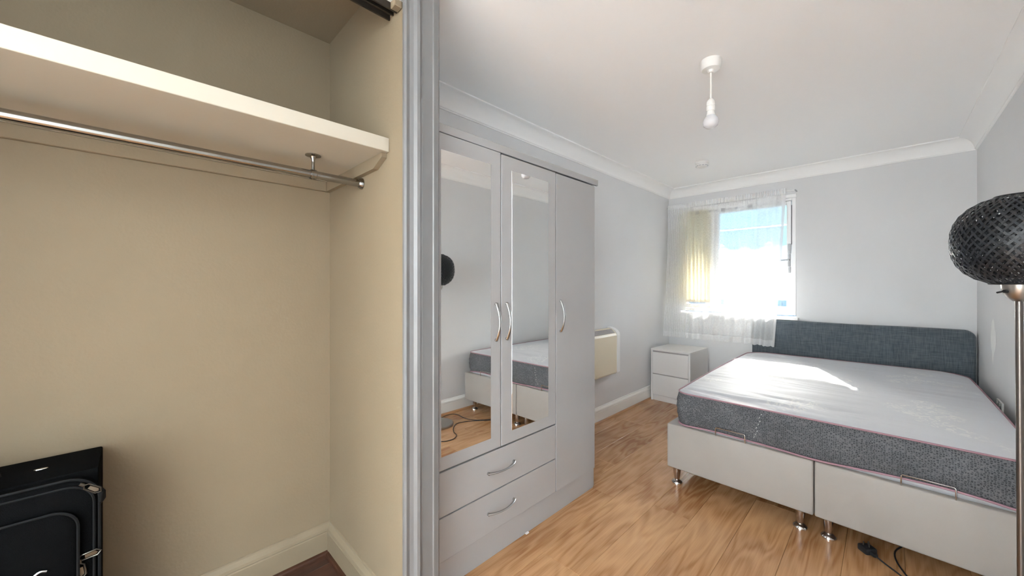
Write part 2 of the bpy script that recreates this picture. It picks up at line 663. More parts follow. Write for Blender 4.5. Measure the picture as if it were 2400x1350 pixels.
# closet: back wall, ends, partition, front returns
struct('wall_closet_back', nbox((XL - 0.12, -0.80, -0.05), (XL, YC + 0.125, H + 0.1)), M['cream'])
struct('wall_closet_end', nbox((XL, YC, -0.05), (-1.222, 0.70, H + 0.1)), M['cream'])
struct('wall_partition', nbox((XL, 0.70, -0.05), (XC, 0.76, H + 0.1)), M['wall'])
struct('wall_closet_near', nbox((XL, -0.80, -0.05), (XC, -0.74, H + 0.1)), M['cream'])
bm = bmesh.new()
box(bm, (XC - 0.11, -0.74, 2.185), (XC, 0.70, H + 0.1))
struct('wall_closet_front', bm, M['wall'])
bm = bmesh.new()
box(bm, (XC - 0.11, YB, -0.05), (XC, -2.92, H + 0.1))
box(bm, (XC - 0.11, -1.08, -0.05), (XC, -0.80, H + 0.1))
box(bm, (XC - 0.11, -2.92, -0.05), (XC, -1.08, 0.29))
box(bm, (XC - 0.11, -2.92, 2.21), (XC, -1.08, H + 0.1))
struct('wall_closet_return', bm, M['wall'])
bm = bmesh.new()
box(bm, (XL - 0.12, YB - 0.12, H), (XR + 0.12, WO, H + 0.1))
struct('ceiling', bm, M['ceil'])
struct('ceiling_closet', nbox((XL, -0.74, H - 0.004), (XC - 0.11, YC, H)), M['cream'])

# floor: slab and laminate planks
fl = struct('floor', nbox((XL - 0.12, YB - 0.12, -0.06), (XR + 0.12, WO, -0.0125)), M['bead'])


def plank_mesh(w, l):
    bm = bmesh.new()
    z0, z1, g, c = -0.012, 0.0, 0.0005, 0.0012
    lo = [(-w / 2 + g, -l / 2 + g), (w / 2 - g, -l / 2 + g), (w / 2 - g, l / 2 - g), (-w / 2 + g, l / 2 - g)]
    hi = [(x - math.copysign(c, x), y - math.copysign(c, y)) for x, y in lo]
    A = [bm.verts.new((x, y, z0)) for x, y in lo]
    B = [bm.verts.new((x, y, z1 - c * 0.8)) for x, y in lo]
    C_ = [bm.verts.new((x, y, z1)) for x, y in hi]
    for P, Q in ((A, B), (B, C_)):
        for i in range(4):
            bm.faces.new((P[i], P[(i + 1) % 4], Q[(i + 1) % 4], Q[i]))
    bm.faces.new(C_)
    bmesh.ops.recalc_face_normals(bm, faces=bm.faces)
    me = bpy.data.meshes.new('plank')
    bm.to_mesh(me)
    bm.free()
    return me


PLK = {}


def plank(x0, x1, y0, y1, m, parent):
    key = (round(x1 - x0, 4), round(y1 - y0, 4), m.name)
    if key not in PLK:
        me = plank_mesh(x1 - x0, y1 - y0)
        me.materials.append(m)
        PLK[key] = me
    o = bpy.data.objects.new('plank', PLK[key])
    COL.objects.link(o)
    o.parent = parent
    o.location = ((x0 + x1) / 2, (y0 + y1) / 2, 0)


LEN = 1.285
ends = [0.55, 1.85, 1.02, 1.95, 1.32, 2.04, 1.25, 2.50, 1.68, 0.70, 2.22, 1.40]
bx = [-1.82] + [-0.135 + 0.195 * k for k in range(-8, 4)] + [0.486]
bx = [b for i, b in enumerate(bx) if i == 0 or b - bx[i - 1] > 0.03]
for i in range(len(bx) - 1):
    x0, x1 = bx[i], bx[i + 1]
    ymin = YB if x0 > -1.13 else 0.76
    # phase so that the end joints the photograph shows fall where they are
    e = {4: 1.32, 5: 2.04}.get(i, ends[i % len(ends)])
    if abs(x0 + 1.11) < 0.02:
        e = 1.32
    if abs(x0 + 0.915) < 0.02:
        e = 2.04
    y = e - 3 * LEN
    while y < YF:
        a, b = max(y, ymin), min(y + LEN, YF)
        if b - a > 0.02:
            plank(x0, x1, a, b, M['oak'], fl)
        y += LEN
# closet floor boards of a darker wood
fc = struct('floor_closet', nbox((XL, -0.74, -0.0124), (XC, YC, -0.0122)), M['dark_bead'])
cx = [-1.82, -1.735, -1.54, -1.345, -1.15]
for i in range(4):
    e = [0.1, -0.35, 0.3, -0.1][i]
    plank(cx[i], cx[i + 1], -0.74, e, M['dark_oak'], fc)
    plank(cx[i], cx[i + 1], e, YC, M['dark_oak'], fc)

# skirting boards: moulded profile (distance from wall, height)
SK = [(0, 0), (0.016, 0), (0.016, 0.094), (0.0145, 0.098), (0.0145, 0.101), (0.017, 0.104), (0.015, 0.114), (0.009, 0.124), (0.005, 0.130), (0.004, 0.136), (0, 0.138)]
QB = [(0, 0), (0.030, 0), (0.029, 0.006), (0.025, 0.012), (0.016, 0.016), (0, 0.016)]


def run_y(prof, x, sgn, y0, y1):
    return prism(bmesh.new(), [(x + sgn * a, b) for a, b in prof], 1, y0, y1)


def run_x(prof, y, sgn, x0, x1):
    return prism(bmesh.new(), [(y + sgn * a, b) for a, b in prof], 0, x0, x1)


struct('baseboard_left', run_y(SK, XL, 1, 0.76, YF), M['skirt'])
struct('baseboard_right', run_y(SK, XR, -1, YB, YF), M['skirt'])
struct('baseboard_far', run_x(SK, YF, -1, XL + 0.016, XR - 0.016), M['skirt'])
struct('baseboard_closet_back', run_y(SK, XL, 1, -0.74, YC), M['cream_skirt'])
struct('baseboard_closet_end', run_x(SK, YC, -1, XL + 0.016, -1.225), M['cream_skirt'])
struct('trim_1', run_y(QB, XL, 1, 0.76, YF - 0.016), M['bead'])
struct('trim_2', run_y(QB, XR, -1, YB, YF - 0.016), M['bead'])
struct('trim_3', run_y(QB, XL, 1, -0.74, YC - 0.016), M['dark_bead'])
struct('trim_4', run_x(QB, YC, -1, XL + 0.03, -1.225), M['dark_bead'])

# coving
CV = [(0, -0.100), (0.006, -0.100), (0.010, -0.092)]
for k in range(9):
    t = k / 8 * PI / 2
    CV.append((0.092 - 0.078 * math.cos(t), -0.092 + 0.082 * math.sin(t)))
CV += [(0.096, -0.008), (0.096, 0), (0, 0)]
CVZ = [(a, H + b) for a, b in CV]


def run_mitre(prof, axis, base, sgn, a, b, ma, mb):
    """moulding along an axis, its two ends cut on the mitre (ma, mb: +1 shortens with the projection)"""
    bm = bmesh.new()
    rows = []
    for t, mm, s in ((a, ma, 1), (b, mb, -1)):
        r = []
        for d, z in prof:
            p = t + s * mm * d
            r.append(bm.verts.new((base + sgn * d, p, z) if axis == 1 else (p, base + sgn * d, z)))
        rows.append(r)
    n = len(prof)
    for i in range(n):
        bm.faces.new((rows[0][i], rows[0][(i + 1) % n], rows[1][(i + 1) % n], rows[1][i]))
    bm.faces.new(rows[0])
    bm.faces.new(rows[1])
    return bm


struct('trim_5', run_mitre(CVZ, 1, XL, 1, 0.76, YF, 0, 1), M['cove'], smooth=True)
struct('trim_6', run_mitre(CVZ, 0, YF, -1, XL, XR, 1, 1), M['cove'], smooth=True)
struct('trim_7', run_mitre(CVZ, 1, XR, -1, YB, YF, 0, 1), M['cove'], smooth=True)

# closet opening: jamb board, grey lining and architrave, head
struct('trim_8', nbox((-1.222, YC - 0.007, 0), (XC - 0.002, 0.70, 2.165), 0.001), M['cream'])
AR = [(0.626, 0.0), (0.626, 0.010), (0.633, 0.014), (0.645, 0.012), (0.658, 0.016), (0.666, 0.026), (0.676, 0.028), (0.679, 0.020), (0.683, 0.016),
      (0.690, 0.020), (0.728, 0.022), (0.731, 0.026), (0.750, 0.025), (0.757, 0.020), (0.762, 0.0)]
bm = prism(bmesh.new(), [(XC + d, y) for y, d in AR], 2, 0.0, 2.30)
struct('trim_9', bm, M['jamb'], smooth=False)
HD = [(d, z + 2.165 - 0.626) for z, d in AR]
bm = prism(bmesh.new(), [(XC + d, z) for d, z in HD], 1, -0.74, 0.66)
struct('trim_10', bm, M['jamb'])
struct('trim_11', nbox((XC - 0.115, -0.74, 2.165), (XC + 0.004, YC + 0.02, 2.188)), M['lining'])

# ------------------------------------------------------------------ window_1 in the far wall
win = bpy.data.objects.new('window_1', None)
COL.objects.link(win)
win['kind'] = 'structure'
FY0, FY1 = 4.468, 4.545


def frame_bm(x0, x1, z0, z1, w, y0, y1, wb=None, wr_=None):
    wb = wb or w
    wr_ = wr_ or w
    bm = bmesh.new()
    box(bm, (x0, y0, z0), (x0 + w, y1, z1), 0.003)
    box(bm, (x1 - wr_, y0, z0), (x1, y1, z1), 0.003)
    box(bm, (x0 + w, y0, z1 - w), (x1 - wr_, y1, z1), 0.003)
    box(bm, (x0 + w, y0, z0), (x1 - wr_, y1, z0 + wb), 0.003)
    return bm


bm = frame_bm(WX0, WX1, WZ0 + 0.02, WZ1, 0.032, 4.460, FY1)
box(bm, (-1.365, 4.460, WZ0 + 0.05), (-1.325, FY1, WZ1 - 0.03), 0.003)
obj('window_frame', bm, M['upvc'], win)
SZ0, SZ1 = 0.968, 2.040
sash = obj('sash', frame_bm(-1.667, -1.370, SZ0, SZ1, 0.045, 4.474, 4.535), M['upvc'], win)
obj('pane', nbox((-1.622, 4.505, SZ0 + 0.045), (-1.415, 4.509, SZ1 - 0.045)), M['glass'], sash)
sash2 = obj('sash', frame_bm(-1.322, -0.647, SZ0, SZ1, 0.036, 4.466, 4.535, 0.045), M['upvc'], win)
obj('pane', nbox((-1.286, 4.505, SZ0 + 0.045), (-0.683, 4.509, SZ1 - 0.036)), M['glass'], sash2)
obj('gap_shade', nbox((-0.6465, 4.478, 1.62), (-0.6405, 4.530, 2.00)), M['gap_shade'], win)  # dark strip painting the shade of the gap between sash and frame
bm = bmesh.new()
box(bm, (-0.672, 4.456, 1.405), (-0.650, 4.467, 1.525), 0.003)
tube(bm, [(-0.661, 4.456, 1.468), (-0.661, 4.425, 1.468), (-0.70, 4.420, 1.466), (-0.775, 4.422, 1.460)], 0.0075, 8)
obj('window_handle', bm, M['greyp'], win, smooth=True)
obj('latch_plate', nbox((-0.672, 4.457, 1.530), (-0.645, 4.467, 1.625), 0.003), M['greyp'], win)
obj('latch_plate', nbox((-0.668, 4.457, 1.345), (-0.648, 4.467, 1.400), 0.003), M['greyp'], win)
bm = nbox((WX0 - 0.02, 4.395, WZ0 - 0.022), (-0.585, 4.55, WZ0 + 0.004), 0.004, 2)
obj('window_sill', bm, M['upvc'], win)

# added_window_2, unseen, made up to give the back fill lamp an opening
w2 = bpy.data.objects.new('added_window_2', None)
COL.objects.link(w2)
w2['kind'] = 'structure'
obj('window_frame', frame_bm(XC, -0.32, 0.18, 2.22, 0.05, YB - 0.09, YB - 0.02), M['upvc'], w2)
obj('pane', nbox((XC + 0.05, YB - 0.058, 0.23), (-0.37, YB - 0.054, 2.17)), M['glass'], w2)

# added_window_3, unseen, added around the side fill lamp
w3 = bpy.data.objects.new('added_window_3', None)
COL.objects.link(w3)
w3['kind'] = 'structure'
bm = bmesh.new()
for lo, hi in (((-2.92, 0.29), (-2.88, 2.21)), ((-1.12, 0.29), (-1.08, 2.21)), ((-2.88, 0.29), (-1.12, 0.33)), ((-2.88, 2.17), (-1.12, 2.21)), ((-2.02, 0.33), (-1.98, 2.17))):
    box(bm, (XC - 0.10, lo[0], lo[1]), (XC - 0.04, hi[0], hi[1]), 0.003)
obj('window_frame', bm, M['upvc'], w3)
obj('pane', nbox((XC - 0.072, -2.88, 0.33), (XC - 0.068, -2.02, 2.17)), M['glass'], w3)
obj('pane', nbox((XC - 0.072, -1.98, 0.33), (XC - 0.068, -1.12, 2.17)), M['glass'], w3)

# filler repair on the right wall
bm = bmesh.new()
outl = [(3.86, 1.012), (3.895, 0.995), (3.915, 0.95), (3.935, 0.90), (3.93, 0.85), (3.915, 0.81), (3.885, 0.785), (3.88, 0.74), (3.865, 0.715),
        (3.852, 0.75), (3.835, 0.79), (3.80, 0.82), (3.778, 0.86), (3.785, 0.92), (3.815, 0.955), (3.83, 0.99)]
cen = bm.verts.new((XR - 0.004, 3.86, 0.88))
rim = [bm.verts.new((XR - 0.0005, y, z)) for y, z in outl]
mid = [bm.verts.new((XR - 0.0035, 3.86 + (y - 3.86) * 0.8, 0.88 + (z - 0.88) * 0.85)) for y, z in outl]
n = len(outl)
for i in range(n):
    j = (i + 1) % n
    bm.faces.new((rim[i], rim[j], mid[j], mid[i]))
    bm.faces.new((mid[i], mid[j], cen))
obj('filler_patch', bm, M['filler'], wr, smooth=True, angle=80)

# ------------------------------------------------------------------ outside the window
struct('ground', nbox((-9, WO + 0.001, -0.40), (7, 22, -0.25)), M['ground'])
aw = thing('window_awning', 'pale blue fabric awning with scalloped valance outside the window', 'awning', (-1.1, 4.8, 1.7))
AX0, AX1 = -2.6, 0.9
bm = bmesh.new()
rows = []
for i in range(9):
    t = i / 8
    rows.append([bm.verts.new((AX0 + (AX1 - AX0) * k / 40, WO + 0.005 + 0.36 * t, 2.18 - 0.30 * t - 0.02 * math.sin(PI * t) + 0.006 * math.sin(k * 1.9) * t)) for k in range(41)])
grid_faces(bm, rows)
can = obj('canopy', bm, M['awning'], None, smooth=True)
bm = bmesh.new()
rows = []
NV = 240
for i in range(6):
    t = i / 5
    r = []
    for k in range(NV + 1):
        x = AX0 + (AX1 - AX0) * k / NV
        ph = (x - AX0) / 0.24
        drop = 0.175 + 0.068 * abs(math.sin(PI * ph)) + 0.018 * math.sin(2.3 * ph)
        r.append(bm.verts.new((x, WO + 0.365 + 0.010 * math.sin(x * 21) * t, 1.88 - t * drop)))
    rows.append(r)
grid_faces(bm, rows)
val = obj('valance', bm, M['awning'], None, smooth=True)
bm = bmesh.new()
tube(bm, [(AX0, WO + 0.362, 1.885), (AX1, WO + 0.362, 1.885)], 0.012, 8)
for x in (-2.3, 0.6):
    tube(bm, [(x, WO, 1.75), (x, WO + 0.36, 1.885)], 0.010, 8)
rod = obj('awning_frame', bm, M['upvc'], None, smooth=True)
for o in (can, val, rod):
    o.parent = aw
    o.matrix_parent_inverse = Matrix.Translation(-aw.location)

bld = thing('outbuilding', 'low white rendered outbuilding beyond the garden fence', 'building', (-2.0, 12.0, -0.25))
bm = bmesh.new()
box(bm, (-9.0, 11.0, -0.26), (7, 14.0, 2.25), 0.01)
o = obj('wall', bm, M['render'], None)
o.parent = bld
o.matrix_parent_inverse = Matrix.Translation(-bld.location)
bm = nbox((-9.15, 10.85, 2.25), (7.15, 14.1, 2.35), 0.01)
o = obj('coping', bm, M['upvc'], None)
o.parent = bld
o.matrix_parent_inverse = Matrix.Translation(-bld.location)
bm = prism(bmesh.new(), [(7.1, 1.02), (7.1, 0.96), (11.0, 1.56), (11.0, 1.62)], 0, -9.0, 7.0)
o = obj('roof', bm, M['upvc'], None)
o.parent = bld
o.matrix_parent_inverse = Matrix.Translation(-bld.location)
bm = nbox((-9.0, 7.3, -0.26), (7.0, 7.45, 0.98))
o = obj('wall', bm, M['render'], None)
o.parent = bld
o.matrix_parent_inverse = Matrix.Translation(-bld.location)
fe = thing('garden_fence', 'blue vertical board fence outside the window', 'fence', (-2.0, 6.9, -0.25))
bb = nbox((-0.068, -0.01, 0), (0.068, 0.01, 1.25), 0.003)
me = None
for k in range(34):
    x = -4.4 + 0.14 * k
    if me is None:
        b0 = obj('fence_board', bb, M['fence'], fe, loc=(x + 2.0, 0, 0))
        me = b0.data
    else:
        o = bpy.data.objects.new('fence_board', me)
        COL.objects.link(o)
        o.parent = fe
        o.location = (x + 2.0, 0.004 * (k % 3), 0)
bm = nbox((-2.5, 0.02, 0.30), (2.45, 0.06, 0.38))
obj('rail', bm, M['fence'], fe)
bm = nbox((-2.5, 0.02, 0.95), (2.45, 0.06, 1.03))
obj('rail', bm, M['fence'], fe)

# ------------------------------------------------------------------ closet contents
sh = tag(obj('closet_shelf', nbox((XL + 0.001, -0.735, 1.692), (-1.243, YC - 0.001, 1.741), 0.0025, 2), M['shelf']), 'deep cream painted shelf across the open closet above the hanging rail', 'shelf')
bm = bmesh.new()
box(bm, (XL, -0.735, 1.648), (XL + 0.02, YC - 0.02, 1.6915), 0.002)
struct('trim_12', bm, M['cream'])
bm = bmesh.new()
prism(bm, [(XL, 1.648), (-1.33, 1.648), (-1.262, 1.676), (-1.262, 1.6915), (XL, 1.6915)], 1, YC - 0.02, YC - 0.0005)
struct('trim_13', bm, M['cream'])

RX, RZ = -1.468, 1.622
hr = thing('hanging_rail', 'chrome hanging rail under the closet shelf', 'clothes rail', (RX, 0, RZ))


def at(o, t):
    """parent o to thing t, keeping its world coordinates"""
    o.parent = t
    o.matrix_parent_inverse = Matrix.Translation(-Vector(t.location))
    return o


def part(t, name, bm, m, smooth=False, angle=38):
    return at(obj(name, bm, m, None, smooth, angle), t)


part(hr, 'tube', tube(bmesh.new(), [(RX, -0.73, RZ), (RX, YC - 0.004, RZ)], 0.0142, 24), M['rail'], True)
bm = bmesh.new()
lathe(bm, [(0.0, 0.0), (0.022, 0.0), (0.022, -0.003), (0.015, -0.016), (0.0145, -0.016)], (RX, YC - 0.0005, RZ), 20, 'Y')
part(hr, 'end_socket', bm, M['rail'], True)
br = bmesh.new()
lathe(br, [(0.0, 1.6918), (0.026, 1.6918), (0.026, 1.689), (0.012, 1.686), (0.0065, 1.676), (0.0055, 1.665), (0.0055, RZ + 0.012), (0.0, RZ + 0.012)], (RX, 0.455, 0), 18)
lathe(br, [(0.0140, -0.010), (0.0170, -0.010), (0.0178, -0.004), (0.0166, 0.0), (0.0178, 0.004), (0.0170, 0.010), (0.0140, 0.010)], (RX, 0.455, RZ), 20, 'Y')
brk = part(hr, 'bracket', br, M['rail'], True)
for dy in (-0.016, 0.016):
    obj('screw', lathe(bmesh.new(), [(0.0, 1.6875), (0.004, 1.6878), (0.004, 1.689), (0.0, 1.689)], (RX, 0.455 + dy, 0), 10), M['pull'], brk, True)

tk = thing('sliding_door_track', 'dark brown sliding door track under the closet head', 'door track', (-1.2, 0, 2.15))
bm = bmesh.new()
prism(bm, [(-1.227, 2.1645), (-1.170, 2.1645), (-1.170, 2.142), (-1.176, 2.142), (-1.176, 2.158), (-1.196, 2.158), (-1.196, 2.146), (-1.201, 2.146), (-1.201, 2.158), (-1.221, 2.158), (-1.221, 2.142), (-1.227, 2.142)], 1, -0.73, YC - 0.009)
part(tk, 'channel', bm, M['track'])
part(tk, 'end_block', nbox((-1.169, 0.600, 2.141), (-1.138, YC - 0.008, 2.1645), 0.002), M['cream'])

# suitcase
sc = thing('suitcase', 'black soft suitcase standing in the bottom corner of the closet', 'suitcase', (-1.7, -0.4, 0.0))
SY0, SY1 = -0.62, -0.073
bm = bmesh.new()
box(bm, (-1.798, SY0, 0.03), (-1.595, SY1, 0.702), 0.005, 2)
part(sc, 'shell', bm, M['case'], True)


def pocket(y0, y1, z0, z1, xa, xb, r, m_name, pname, parent):
    """padded front pocket with round corners, from the plane xa out to xb"""
    bm = bmesh.new()
    loops = []
    for ins, x in ((0.0, xa), (0.0, xa + (xb - xa) * 0.55), (0.006, xa + (xb - xa) * 0.85), (0.020, xb), (0.08, xb + 0.004)):
        lp = []
        rr = max(r - ins, 0.01)
        for cxy, a0 in (((y1 - ins - rr, z1 - ins - rr), 0), ((y0 + ins + rr, z1 - ins - rr), 90), ((y0 + ins + rr, z0 + ins + rr), 180), ((y1 - ins - rr, z0 + ins + rr), 270)):
            for k in range(9):
                a = math.radians(a0 + k * 90 / 8)
                lp.append(bm.verts.new((x, cxy[0] + rr * math.cos(a), cxy[1] + rr * math.sin(a))))
        loops.append(lp)
    n = len(loops[0])
    for A, B in zip(loops[:-1], loops[1:]):
        for i in range(n):
            bm.faces.new((A[i], A[(i + 1) % n], B[(i + 1) % n], B[i]))
    bm.faces.new(loops[-1])
    bm.faces.new(loops[0])
    return part(parent, pname, bm, M[m_name], True, 50)


def rr_loop(y0, y1, z0, z1, x, r):
    pts = []
    for cxy, a0 in (((y1 - r, z1 - r), 0), ((y0 + r, z1 - r), 90), ((y0 + r, z0 + r), 180), ((y1 - r, z0 + r), 270)):
        for k in range(9):
            a = math.radians(a0 + k * 90 / 8)
            pts.append((x, cxy[0] + r * math.cos(a), cxy[1] + r * math.sin(a)))
    return pts


pocket(-0.60, -0.068, 0.06, 0.694, -1.600, -1.560, 0.065, 'case', 'front_panel', sc)
pocket(-0.58, -0.108, 0.10, 0.622, -1.562, -1.540, 0.050, 'case', 'front_pocket', sc)
bm = bmesh.new()
tube(bm, rr_loop(-0.60, -0.070, 0.06, 0.694, -1.566, 0.065), 0.0035, 6, True)
tube(bm, rr_loop(-0.59, -0.080, 0.07, 0.676, -1.560, 0.055), 0.003, 6, True)
part(sc, 'zip', bm, M['case2'], True)
bm = bmesh.new()
tube(bm, rr_loop(-0.582, -0.108, 0.10, 0.622, -1.545, 0.050), 0.0035, 6, True)
part(sc, 'pocket_piping', bm, M['case2'], True)


def zip_pull(c, d):
    c, d = Vector(c), Vector(d).normalized()
    s = d.cross(Vector((1, 0, 0))).normalized()
    bm = bmesh.new()
    pts = [c, c + d * 0.006 + s * 0.007, c + d * 0.034 + s * 0.008, c + d * 0.042, c + d * 0.034 - s * 0.008, c + d * 0.006 - s * 0.007]
    tube(bm, pts, 0.0018, 6, True)
    tube(bm, [c - d * 0.010, c], 0.004, 8)
    a = bm.verts
    q = [c + d * 0.012 + s * 0.004, c + d * 0.032 + s * 0.005, c + d * 0.036, c + d * 0.032 - s * 0.005, c + d * 0.012 - s * 0.004]
    bm.faces.new([bm.verts.new(p) for p in q])
    return part(sc, 'zip_pull', bm, M['pull'], True)


zip_pull((-1.552, -0.098, 0.674), (0, 0.7, -0.62))
zip_pull((-1.552, -0.108, 0.478), (0, 1, 0.10))
zip_pull((-1.550, -0.105, 0.466), (0, 0.1, -1))
part(sc, 'zip_tab', tube(bmesh.new(), [(-1.57, -0.075, 0.655), (-1.562, -0.064, 0.64), (-1.565, -0.064, 0.62), (-1.58, -0.07, 0.605)], 0.009, 8, flat=0.5), M['case2'], True)
bm = bmesh.new()
lathe(bm, [(0.0, 0.0), (0.012, 0.0), (0.011, 0.003), (0.0, 0.004)], (0, 0, 0), 20)
for v in bm.verts:
    v.co = Vector((-1.69 + v.co.x * 0.45, -0.187 + v.co.y * 1.15, 0.7005 + v.co.z))
part(sc, 'badge', bm, M['chrome'], True)
bm = tube(bmesh.new(), bez([(-1.5345, -0.20, 0.470), (-1.533, -0.185, 0.478), (-1.533, -0.172, 0.487), (-1.533, -0.160, 0.484)], 5), 0.003, 6)
part(sc, 'emblem', bm, M['chrome'], True)
bm = tube(bmesh.new(), bez([(-1.70, -0.26, 0.700), (-1.70, -0.27, 0.716), (-1.70, -0.33, 0.722), (-1.70, -0.40, 0.722), (-1.70, -0.46, 0.716), (-1.70, -0.47, 0.700)], 5), 0.010, 8, flat=0.6)
part(sc, 'carry_handle', bm, M['case2'], True)
for y in (SY0 + 0.05, SY1 - 0.05):
    bm = lathe(bmesh.new(), [(0.0, -0.012), (0.024, -0.012), (0.026, -0.006), (0.026, 0.006), (0.024, 0.012), (0.0, 0.012)], (-1.75, y, 0.026), 16, 'X')
    part(sc, 'wheel', bm, M['black'], True)
for y in (SY0 + 0.05, SY1 - 0.05):
    bm = nbox((-1.64, y - 0.012, 0.0), (-1.61, y + 0.012, 0.035), 0.003)
    part(sc, 'foot', bm, M['black'])

# ------------------------------------------------------------------ wardrobe
wd = thing('wardrobe', 'pale grey three door wardrobe with two mirrors and two drawers', 'wardrobe', (-1.5, 1.38, 0))
WXF, WXB = -1.262, -1.785
D0, D1 = -1.261, -1.245
part(wd, 'side_panel', nbox((WXB, 0.788, 0), (WXF, 0.803, 1.846), 0.001), M['ward'])
part(wd, 'side_panel', nbox((WXB, 1.962, 0), (WXF - 0.002, 1.978, 1.846), 0.001), M['ward'])
part(wd, 'top_panel', nbox((WXB, 0.778, 1.8465), (-1.2625, 2.000, 1.864), 0.001), M['ward'])
part(wd, 'top_rail', nbox((-1.2620, 0.778, 1.8295), (-1.2475, 2.000, 1.864), 0.001), M['ward'])
part(wd, 'back_panel', nbox((WXB, 0.803, 0.02), (WXB + 0.006, 1.962, 1.846)), M['ward_in'])
part(wd, 'divider', nbox((WXB + 0.006, 1.576, 0.12), (WXF - 0.024, 1.590, 1.846)), M['ward_in'])
part(wd, 'divider', nbox((WXB + 0.006, 0.803, 0.476), (WXF - 0.024, 1.576, 0.490)), M['ward_in'])
part(wd, 'base_panel', nbox((WXB + 0.006, 0.803, 0.105), (WXF - 0.024, 1.962, 0.119)), M['ward_in'])
part(wd, 'plinth', nbox((WXF - 0.010, 0.803, 0), (-1.2555, 1.958, 0.116), 0.001), M['ward'])
part(wd, 'levelling_wedge', nbox((-1.256, 1.352, 0.0), (-1.246, 1.372, 0.006), 0.001), M['white'])


def bow_handle(y0, z0, y1, z1, parent, lp=wd):
    a, b = Vector((-1.2452, y0, z0)), Vector((-1.2452, y1, z1))
    d = (b - a).normalized()
    out = Vector((1, 0, 0))
    L_ = (b - a).length
    pts = []
    for k in range(15):
        t = k / 14
        pts.append(a + d * (L_ * t) + out * (0.004 + 0.026 * math.sin(PI * t) ** 0.8))
    bm = bmesh.new()
    w = [0.0055 + 0.002 * abs(2 * k / 14 - 1) ** 2 for k in range(15)]
    tube(bm, pts, w, 8, flat=0.6)
    for p in (a, b):
        s = d * (0.006 if p is a else -0.006)
        lathe(bm, [(0.0, 0.0), (0.007, 0.0), (0.0065, 0.008), (0.0, 0.009)], p + s * 0.5, 12, 'X')
    o = obj('handle', bm, M['handle'], parent, True, 60)
    return o


G = 0.0026
for (ya, yb, za, zb, my, hy, drop) in ((0.797, 1.180, 0.483, 1.828, (0.852, 1.117), 1.147, 0.0), (1.180, 1.581, 0.483, 1.824, (1.249, 1.518), 1.214, 0.0), (1.583, 1.961, 0.119, 1.822, None, 1.620, 0.0)):
    d = part(wd, 'door', nbox((D0, ya + G, za + G), (D1, yb - G, zb - G), 0.0012), M['ward'])
    if my:
        o = obj('mirror', nbox((D1 - 0.002, my[0], 0.540), (D1 + 0.0012, my[1], 1.760), 0.0008), M['mirror'], d)
    bow_handle(hy, 0.972, hy, 1.140, d)
for za, zb, hz in ((0.299, 0.481, 0.390), (0.121, 0.299, 0.211)):
    d = part(wd, 'drawer', nbox((D0, 0.797 + G, za + G), (D1, 1.581 - G, zb - G), 0.0012), M['ward'])
    bow_handle(1.098, hz, 1.264, hz + 0.003, d)

# ------------------------------------------------------------------ panel heater on the left wall
ht = thing('panel_heater', 'cream panel heater with white end cap on the left wall', 'heater', (XL, 2.8, 0.42))
HP = [(XL + 0.012, 0.440), (XL + 0.080, 0.425), (XL + 0.096, 0.440), (XL + 0.097, 0.772), (XL + 0.090, 0.790), (XL + 0.050, 0.826), (XL + 0.012, 0.832)]
part(ht, 'front_panel', prism(bmesh.new(), HP, 1, 2.42, 3.075), M['heat_cream'])
EC = [(XL, 0.436), (XL + 0.082, 0.421), (XL + 0.100, 0.437), (XL + 0.101, 0.772), (XL + 0.097, 0.792), (XL + 0.082, 0.812), (XL + 0.058, 0.828), (XL + 0.03, 0.838), (XL, 0.840)]
ec = part(ht, 'end_cap', prism(bmesh.new(), EC, 1, 3.075, 3.125), M['heat_white'])
part(ht, 'end_cap', prism(bmesh.new(), EC, 1, 2.375, 2.42), M['heat_white'])
gd = Vector((0.050 - 0.090, 0, 0.826 - 0.790)).normalized()
gn = Vector((-gd.z * -1, 0, gd.x * -1)).normalized()
if gn.z < 0:
    gn = -gn
bm = bmesh.new()
for k in range(7):
    c = Vector((XL + 0.088, 0, 0.7915)) + gd * (0.0045 + 0.0072 * k)
    prism(bm, [(c.x + gd.x * a + gn.x * b, c.z + gd.z * a + gn.z * b) for a, b in ((-0.0022, -0.001), (0.0022, -0.001), (0.0022, 0.004), (-0.0022, 0.004))], 1, 2.45, 3.055)
part(ht, 'grille', bm, M['grille'])
bm = nbox((XL + 0.030, 3.1245, 0.600), (XL + 0.092, 3.1265, 0.745), 0.0005)
o = part(ht, 'control_panel', bm, mat('tan_control_plate', (0.55, 0.42, 0.24), 0.5))
for z, rr_ in ((0.70, 0.006), (0.655, 0.011), (0.618, 0.006)):
    k_ = lathe(bmesh.new(), [(0.0, 0.0), (rr_, 0.0), (rr_ * 0.9, 0.010), (0.0, 0.011)], (XL + 0.075, 3.126, z), 14, 'Y')
    part(ht, 'knob', k_, M['black'], True)
for y in (2.55, 2.90):
    part(ht, 'wall_bracket', nbox((XL, y, 0.5), (XL + 0.014, y + 0.05, 0.75)), M['greyp'])

# ------------------------------------------------------------------ bedside drawers in the far left corner
ns = thing('bedside_drawers', 'small white two drawer bedside unit in the corner under the curtain', 'bedside table', (-1.575, 4.14, 0))
ns.rotation_euler = (0, 0, math.radians(-2.0))
NW, ND = 0.205, 0.235


def npart(name, lo, hi, bev=0.0012, m='white', parent=None):
    return obj(name, nbox(lo, hi, bev), M[m], parent or ns)


